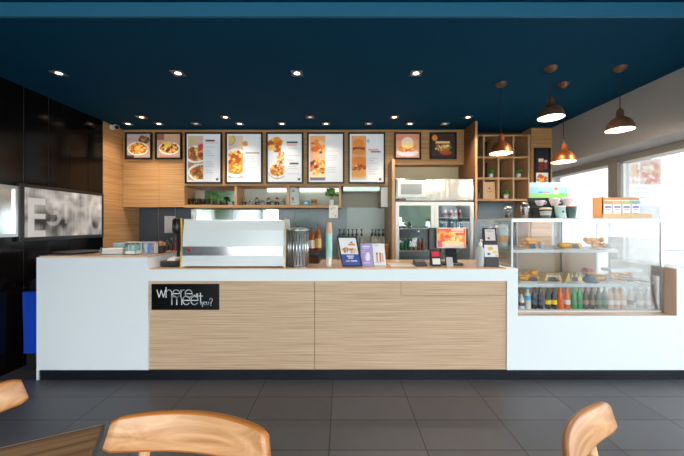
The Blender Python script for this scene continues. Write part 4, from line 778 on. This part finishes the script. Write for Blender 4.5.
# bottles in the case
BZ = dz0+.0125; BY = 2.985
clr = mat('clear_drink', s(206, 200, 190), .12); cola = mat('cola', s(38, 24, 22), .15); orj = mat('orange_drink', s(226, 106, 30), .2); gnb = mat('green_glass', s(36, 140, 66), .12); dkb = mat('brown_bottle', s(56, 38, 28), .15); olv = mat('olive_bottle', s(56, 66, 36), .15); pnk = mat('pinkish_drink', s(206, 170, 144), .2)
LB = {'blue': mat('blue_label', s(60, 160, 206), .5), 'dk': mat('slate_label', s(60, 70, 90), .5), 'yl': mat('yellow_label', s(236, 206, 40), .5), 'or': mat('orange_label', s(216, 100, 40), .5), 'wh': mat('white_label', s(232, 226, 224), .5), 'gn': mat('green_label', s(70, 130, 90), .5), 'bw': mat('brown_label', s(150, 120, 96), .5)}
bl = [(521.5, clr, 'dk', 'dark_c', 'squat jar with slate label, leftmost bottle in the display case', .15), (527.8, clr, 'blue', 'bl', 'clear water bottle with blue label in the display case', .2),
 (534.3, cola, 'dk', 'dk', 'dark cola bottle right of the water bottle', .21), (540.4, cola, 'dk', 'dk', 'dark cola bottle left of the yellow labelled bottles', .21),
 (547.8, cola, 'yl', 'yl', 'dark bottle with yellow label nearest the colas', .215), (554, cola, 'yl', 'yl', 'dark bottle with yellow label nearest the orange drinks', .215),
 (560, orj, 'or', 'or', 'orange drink bottle next to yellow labelled bottle', .215), (567.2, orj, 'wh', 'or', 'orange drink bottle next to the green bottles', .215),
 (573.8, gnb, 'gn', 'gn', 'green glass bottle nearest the orange drinks', .215), (579.4, gnb, 'gn', 'gn', 'green glass bottle nearest the brown bottles', .215),
 (585.3, dkb, 'bw', 'bw', 'brown bottle beside the green glass bottles', .21), (591.8, dkb, 'bw', 'bw', 'brown bottle left of the olive bottles', .21),
 (598.6, olv, 'gn', 'ol', 'olive bottle with green label beside the brown bottle', .21), (604.4, olv, 'gn', 'ol', 'olive bottle with green label beside the pale juices', .21),
 (610.2, pnk, 'wh', 'pk', 'pale juice bottle with white label nearest the olive bottles', .205), (616.4, pnk, 'wh', 'pk', 'pale juice bottle with white label, second of three', .205), (622.4, pnk, 'wh', 'pk', 'pale juice bottle with white label, third of three', .205),
 (630.6, clr, 'bw', 'be', 'beige bottle standing alone near the right of the case', .205), (640, clr, 'wh', 'cl', 'clear bottle near the steel corner post', .2), (647.5, clr, 'wh', 'cl', 'clear bottle closest to the steel corner post', .2)]
capm = {'bl': LB['blue'], 'yl': LB['yl'], 'or': mat('orange_cap', s(226, 90, 40), .4), 'gn': gnb, 'dk': redl}
for p, body, lb, k, txt, h in bl: bottle('drink_bottle', h, .026, body, capm.get(k, whitep if k in ('pk', 'be', 'cl') else blackm), LB[lb], txt, 'bottle', (PX(p, BY), BY, BZ), 'drink bottles along the case floor', (.2, .4) if k != 'bl' else (.42, .62), .4)
bread = mat('bread', s(206, 138, 64), .6); tagm = mat('slate_tag', s(50, 66, 84), .5)
def food(px, Y, z, kind, label, name='pastry', seed=0, n=5, w=.16):
    w *= 1.25; n = int(n*1.5)
    t = thing(name, label, 'pastry' if kind != 'cake' else 'cake', (PX(px, Y), Y, z), 0, 'pastries in the display case')
    MB().rbox(-w/2, w/2, -.05, .1, 0, .008, .003).build('platter', mat('cream_platter', s(232, 214, 184), .5), t)
    mb = MB(); q = random.Random(seed)
    if kind == 'croissants':
        for k in range(n):
            x, y = q.uniform(-w*.35, w*.35), q.uniform(-.02, .07); zz = .03+.028*(k % 3); a0_ = q.uniform(0, 3.1)
            pts = [(x+.04*math.cos(a0_+u_)-.02, y+.03*math.sin(a0_+u_), zz+.004*math.cos(u_)) for u_ in (-1.2, -.7, -.2, .3, .8, 1.2)]
            mb.tube(pts[:3], .01, 8, .025); mb.tube(pts[2:], .025, 8, .008)
        mb.build('croissants', mat('golden_pastry', s(240, 166, 66), .5, noise=.25), t)
    elif kind == 'sandwich':
        for k in range(n): x = -w*.4+k*w*.8/n; mb.prism([(x, .009), (x+.055, .009), (x+.03, .085)], -.03, .05)
        mb.build('sandwiches', mat('pale_bread', s(236, 206, 150), .6, noise=.1), t)
    elif kind == 'rolls':
        for k in range(n): mb.blob((-w*.35+k*w*.7/max(1, n-1), .03, .036), .034, k+seed, .1, 12, (1, 1.2, .8))
        mb.build('rolls', mat('yellow_roll', s(232, 176, 84), .5, noise=.12), t)
    MB().prism([(-.056, .012), (-.054, .012), (-.042, .052), (-.045, .052)], -.028, .028, 'X').build('price_tag', tagm, t)
    return t
zm = zt2+.0185; YM = 3.05
food(531, YM, zm, 'croissants', 'pile of golden croissants at the left of the middle shelf', seed=4, n=10, w=.2)
food(549.5, YM, zm, 'sandwich', 'pale filled sandwiches with slate tag beside the croissants', 'sandwich_platter', 5, 4, .14)
food(571, YM, zm, 'sandwich', 'triangular sandwich pack with round tag left of the cake stand', 'sandwich_platter', 6, 3, .15)
food(605, YM, zm, 'rolls', 'yellow bread rolls right of the cake stand', 'bread_rolls', 7, 3, .14)
food(626, YM, zm, 'croissants', 'orange pastries at the right end of the middle shelf', seed=8, n=7, w=.15)
food(529.5, YM, zt1+.0125, 'croissants', 'golden pastries at the left of the top shelf', seed=9, n=5, w=.13)
food(572, YM, zt1+.0125, 'rolls', 'pale rolls in the middle of the top shelf', 'bread_rolls', 10, 4, .18)
food(604, YM, zt1+.0125, 'croissants', 'orange pastries at the right end of the top shelf', seed=11, n=6, w=.14)
ck = thing('cake_stand', 'slate cake stand topped with red berry tart in the display case', 'cake stand', (PX(589.5, 3.03), 3.03, zm))
MB().lathe([(.075, 0), (.07, .01), (.03, .06), (.04, .075), (.06, .08)], 20).build('stand', mat('slate_stand', s(74, 92, 112), .4), ck); mb = MB()
for k in range(12): mb.blob((R.uniform(-.04, .04), R.uniform(-.04, .04), .1+R.uniform(0, .02)), .016, k, .1, 8)
MB().lathe([(.05, .08), (.055, .1)], 18).build('tart', bread, ck); mb.build('berries', mat('berry_red', s(178, 60, 44), .4), ck)
a = Art(18, 36, (196, 220, 210)); a.rect(0, .5, 1, .8, (226, 160, 90)).rect(.2, .15, .8, .2, (120, 150, 150))
pc = thing('shelf_card', 'pale green picture card at the left end of the top case shelf', 'card', (PX(498.5, 3.32), 3.32, zt1+.0125)); MB().box(0, .1, 0, .006, 0, .24).build('card', paper, pc); sheet('print', a, (.002, -.002, .238), (.096, 0, 0), (0, 0, -.236), 0, pc)
tg = thing('glass_cup', 'small glass dessert cup beside the top shelf pastries', 'dessert', (PX(541, YM), YM, zt1+.0125)); MB().lathe([(.02, 0), (.028, .08)], 14, caps=False).build('cup', tintg, tg); MB().lathe([(.019, .002), (.024, .045)], 14).build('mousse', mat('blue_mousse', s(150, 180, 200), .5), tg); MB().lathe([(.024, .045), (.027, .075)], 14).build('topping', mat('orange_topping', s(226, 170, 110), .5), tg)
# ---------------------------------------------------------------- on top of the case
ZT = dz1
def dome_cup(px, Y, z, h, r, label):
    t = thing('dome_lid_cup', label, 'cup', (PX(px, Y), Y, z), 0, 'clear dome lid cups')
    MB().lathe([(r*.68, 0), (r, h*.62)], 18, caps=False).cyl(0, 0, 0, .003, r*.68).build('cup', glass('plastic_cup', (.72, .72, .74), .2), t)
    MB().lathe([(r*1.08, h*.62), (r*1.08, h*.66), (r*.95, h*.8), (r*.6, h*.95), (r*.3, h)], 18, caps=False).build('dome_lid', glass('plastic_lid', (.78, .78, .8), .3), t)
    MB().lathe([(r*.64, .004), (r*.76, h*.26)], 16).build('contents', mat('ground_coffee', s(96, 66, 50), .7), t); return t
dome_cup(507.8, 3.14, ZT, .13, .04, 'shorter clear dome lidded cup at the rear left corner of the display case')
dome_cup(524.8, 3.05, ZT, .165, .04, 'taller clear dome lidded cup at the left of the display case top')
cd = thing('cup_display', 'black cup stand under green and sky blue banner on display case', 'display stand', (PX(550, 3.1), 3.1, ZT)); u3 = 3.1/315
q3 = lambda p: (p-550)*u3; z3 = lambda p: (217.3-p)*u3
MB().box(q3(531.5), q3(572), .0, .08, z3(206), z3(204.8)).box(q3(532), q3(534.5), .03, .08, 0, z3(206)).box(q3(532), q3(570), .07, .08, 0, z3(196)).box(q3(532), q3(572), -.04, .08, 0, .004).build('stand', blackp, cd)
a = Art(76, 30, (112, 160, 192)); a.rect(0, .0, 1, .3, (136, 174, 198)); a.ell(.3, 1.02, .5, .3, (110, 176, 96)).ell(.85, 1.0, .4, .32, (96, 166, 84)).rect(.2, .25, .58, .3, (150, 170, 200)).rect(.24, .36, .52, .4, (140, 160, 196)).rect(.22, .6, .36, .68, (60, 90, 150)).rect(.37, .6, .52, .68, (196, 70, 90)).rect(.64, .4, .76, .78, (196, 150, 120)).rect(.66, .52, .74, .72, (240, 236, 230)).ell(.7, .42, .05, .12, (200, 90, 60)).ell(.86, .42, .03, .08, (120, 150, 190))
MB().box(q3(531), q3(568.5), .02, .026, z3(196.4), z3(181)).build('banner_board', whitep, cd); sheet('banner', a, (q3(531), .018, z3(181)), (q3(568.5)-q3(531), .0, 0), (0, 0, z3(196.4)-z3(181)), 0, cd)
mugm = mat('grey_white_ceramic', s(196, 190, 200), .25)
def mug(p, z, r, h, label, m=mugm, side=1):
    t = thing('coffee_cup', label, 'cup', (PX(p, 3.08), 3.08-.015, z), 0, 'coffee cups on the black stand')
    MB().lathe([(r*.55, 0), (r*.8, h*.35), (r, h*.85), (r, h), (r*.93, h), (r*.5, .01)], 20).build('cup', m, t)
    MB().tube([(side*r*.85, 0, h*.35), (side*r*1.35, 0, h*.4), (side*r*1.5, 0, h*.65), (side*r*1.3, 0, h*.85), (side*r*.95, 0, h*.85)], .006, 8).build('handle', m, t); return t
zc = ZT+z3(204.8)+.001
mug(539, zc, .042, .05, 'leftmost pale ceramic cup under the banner, wide and low'); mug(553.4, zc, .048, .072, 'middle pale ceramic cup under the banner'); mug(565.3, zc, .045, .082, 'rightmost pale ceramic cup standing tallest under the banner')
gj2 = thing('lidded_glass', 'dark lidded glass keep cup with tan band below the cups', 'cup', (PX(545.6, 3.03), 3.03, ZT)); MB().lathe([(.042, 0), (.05, .085)], 18).build('body', mat('dark_glass', s(54, 66, 68), .15), gj2); MB().lathe([(.052, .085), (.052, .098), (.03, .104)], 18).build('lid', mat('pale_tan_lid', s(190, 172, 150), .5), gj2); MB().lathe([(.0455, .03), (.0492, .07)], 18, caps=False).build('sleeve', mat('sleeve_grey', s(150, 160, 160), .5), gj2)
def tc_(p, m, label, lidm):
    t = thing('takeaway_cup', label, 'cup', (PX(p, 3.03), 3.03, ZT), 0, 'takeaway cups at the foot of the stand'); MB().lathe([(.034, 0), (.047, .112)], 18).build('cup', m, t); MB().lathe([(.049, .112), (.049, .118), (.046, .12)], 18).build('rim', lidm, t); MB().lathe([(.0405, .05), (.0415, .06), (.042, .066)], 18, caps=False).build('emblem_band', m, t); MB().rbox(-.008, .008, -.046, -.04, .055, .072, .002).build('emblem', blackp, t)
tc_(560, mat('pale_blue_cup', s(166, 200, 204), .5), 'pale blue takeaway cup at the foot of the stand', paper); tc_(571, mat('dark_teal_cup', s(52, 78, 80), .5), 'dark teal takeaway cup nearest the window', mat('tan_rim', s(180, 140, 110), .5))
mc = thing('carton_crate', 'orange and kraft display crate on the display case', 'crate', (PX(592.5, 3.1), 3.1, ZT)); q4 = lambda p: (p-592.5)*3.1/315
orc = mat('orange_card', s(206, 152, 108), .6)
q5 = lambda p, Y: PX(p, Y)-PX(592.5, 3.1)
xl = q5(592.5, 3.19)
MB().box(xl, q5(639, 3.18), .08, .09, 0, z3(195.5)).box(xl, xl+.008, -.03, .08, 0, z3(196)).box(xl, q5(603, 3.08), -.03, -.025, 0, z3(196)).box(xl+.008, q5(603, 3.1), -.02, .08, 0, .004).build('back_box', orc, mc)
MB().box(q5(603, 3.025), q5(652, 3.025), -.075, -.067, 0, z3(213)).box(q5(603, 3.025), q5(652, 3.025), -.067, .08, 0, .005).build('front_tray', kraft, mc)
for k, (p, c, lb) in enumerate(((607.2, (216, 150, 70), 'milk carton with orange base, leftmost of four in crate'), (616.3, (226, 170, 120), 'milk carton with peach base, second of four in crate'), (625.6, (170, 200, 110), 'milk carton with lime green panel, third of four in crate'), (634.8, (130, 180, 190), 'milk carton with teal panel, rightmost of four in crate'))):
    a = Art(18, 32, (236, 236, 240)); a.rect(0, 0, 1, .2, c).rect(.1, .3, .9, .42, (50, 70, 160)).rect(.2, .48, .8, .52, (150, 160, 200)).rect(.1, .72, .9, .95, c if k > 1 else (226, 220, 216)).rect(.2, .58, .6, .61, (190, 190, 200))
    t = thing('milk_carton', lb, 'carton', (PX(p, 3.08), 3.1, ZT+.0055), 0, 'upright milk cartons'); w = 4.1*3.08/315; h = 18.2*3.08/315
    MB().box(-w, w, -.03, .03, 0, h*.93).prism([(-.03, h*.93), (.03, h*.93), (.004, h), (-.004, h)], -w, w, 'X').build('carton', whitep, t); sheet('print', a, (-w+.001, -.0315, h*.93), (2*w-.002, 0, 0), (0, 0, -h*.92), 0, t, rough=.5)
# ---------------------------------------------------------------- foreground table and chairs
def chair(loc, rz, label):
    t = thing('dining_chair', label, 'chair', loc, rz, 'pale bentwood dining chairs')    # local: sitter faces -Y, back at y ~ 0
    N = 24; zt_, zb_ = .82, .705
    def P(s_, z, off):      # s_ -1..1 along a circular bend of radius .55, longer at the bottom edge
        Rb = .55; hl = .268-.024*(z-zb_)/(zt_-zb_); f = s_*hl/Rb
        return ((Rb+off)*math.sin(f), (Rb+off)*math.cos(f)-Rb+.16*(z-.76), z)
    vs = []; fs = []
    rings = []
    for i in range(N+1):
        s_ = -1+2*i/N; e = abs(s_); drop = .004*e*e+.009*e**26; up_ = .016*e*e+.01*e**26
        ring = []
        hw = .011*(1-.25*e**6)
        for (z, o) in ((zb_+.003+up_, -hw*.7), (zb_+.01+up_, -hw), (zt_-.007-drop, -hw), (zt_-drop-.003, -hw*.6), (zt_-drop, 0), (zt_-drop-.003, hw*.6), (zt_-.007-drop, hw), (zb_+.01+up_, hw), (zb_+.003+up_, hw*.7), (zb_+up_, 0)):
            vs.append(P(s_, z, o)); ring.append(len(vs)-1)
        rings.append(ring)
    m_ = len(rings[0])
    mb = MB(); front = []
    for i in range(N):
        for k in range(m_):
            k2 = (k+1) % m_; fs.append((rings[i][k], rings[i][k2], rings[i+1][k2], rings[i+1][k]))
    fs.append(tuple(rings[0])[::-1]); fs.append(tuple(rings[-1]))
    mb._add(vs, fs, True)
    for j in range(len(fs)): k = j % m_ if j < N*m_ else 9; mb.mi[j] = 0 if k in (1, 6) and j < N*m_ else 1
    mb.build('backrest', [birch, birche], t)
    mb = MB().prism([(-.215, -.43), (-.19, -.455), (.19, -.455), (.215, -.43), (.2, -.03), (.17, -.01), (-.17, -.01), (-.2, -.03)], .435, .455, 'Z'); mb.build('seat', birch, t)
    MB().box(-.18, .18, -.42, -.40, .39, .435).box(-.17, .17, -.06, -.04, .39, .435).box(-.185, -.165, -.41, -.05, .39, .435).box(.165, .185, -.41, -.05, .39, .435).build('seat_frame', birche, t)
    for sx in (-1, 1):
        MB().tube([(sx*.185, -.41, .435), (sx*.2, -.43, 0)], .017, 10, .012).build('leg', birch, t)
        MB().tube([(sx*.2, .03, 0), (sx*.18, -.03, .4), (sx*.165, -.03, .6), (sx*.16, -.006, .73)], .016, 10).build('leg', birch, t)
    return t
chair((-.440, .953, 0), math.radians(-7), 'bentwood chair in the foreground centre, its curved back nearest the table corner')
chair((.659, .894, 0), math.radians(43.8), 'bentwood chair alone at the right foreground, back seen at an angle')
chair((-1.321, .968, 0), math.radians(72), 'bentwood chair at the left edge beyond the walnut table')
tb = thing('dining_table', 'dark walnut table top with thin metal edge in the left foreground', 'table', (-.774, 1.029, 0), math.radians(26.5))
# local: corner at origin, top spans -x and -y
MB().box(-.7, -.003, -.7, -.003, .712, .738).build('table_top', walnut, tb); MB().box(-.703, 0, -.003, 0, .71, .7385).box(-.003, 0, -.703, -.003, .71, .7385).box(-.703, 0, -.706, -.703, .71, .7385).box(-.706, -.703, -.706, 0, .71, .7385).build('edge_strip', steel, tb)
MB().cyl(-.35, -.35, .02, .712, .035).build('pedestal', blackm, tb); MB().lathe([(.22, 0), (.22, .012), (.05, .025)], 28, (-.35, -.35, 0)).build('base', blackm, tb)
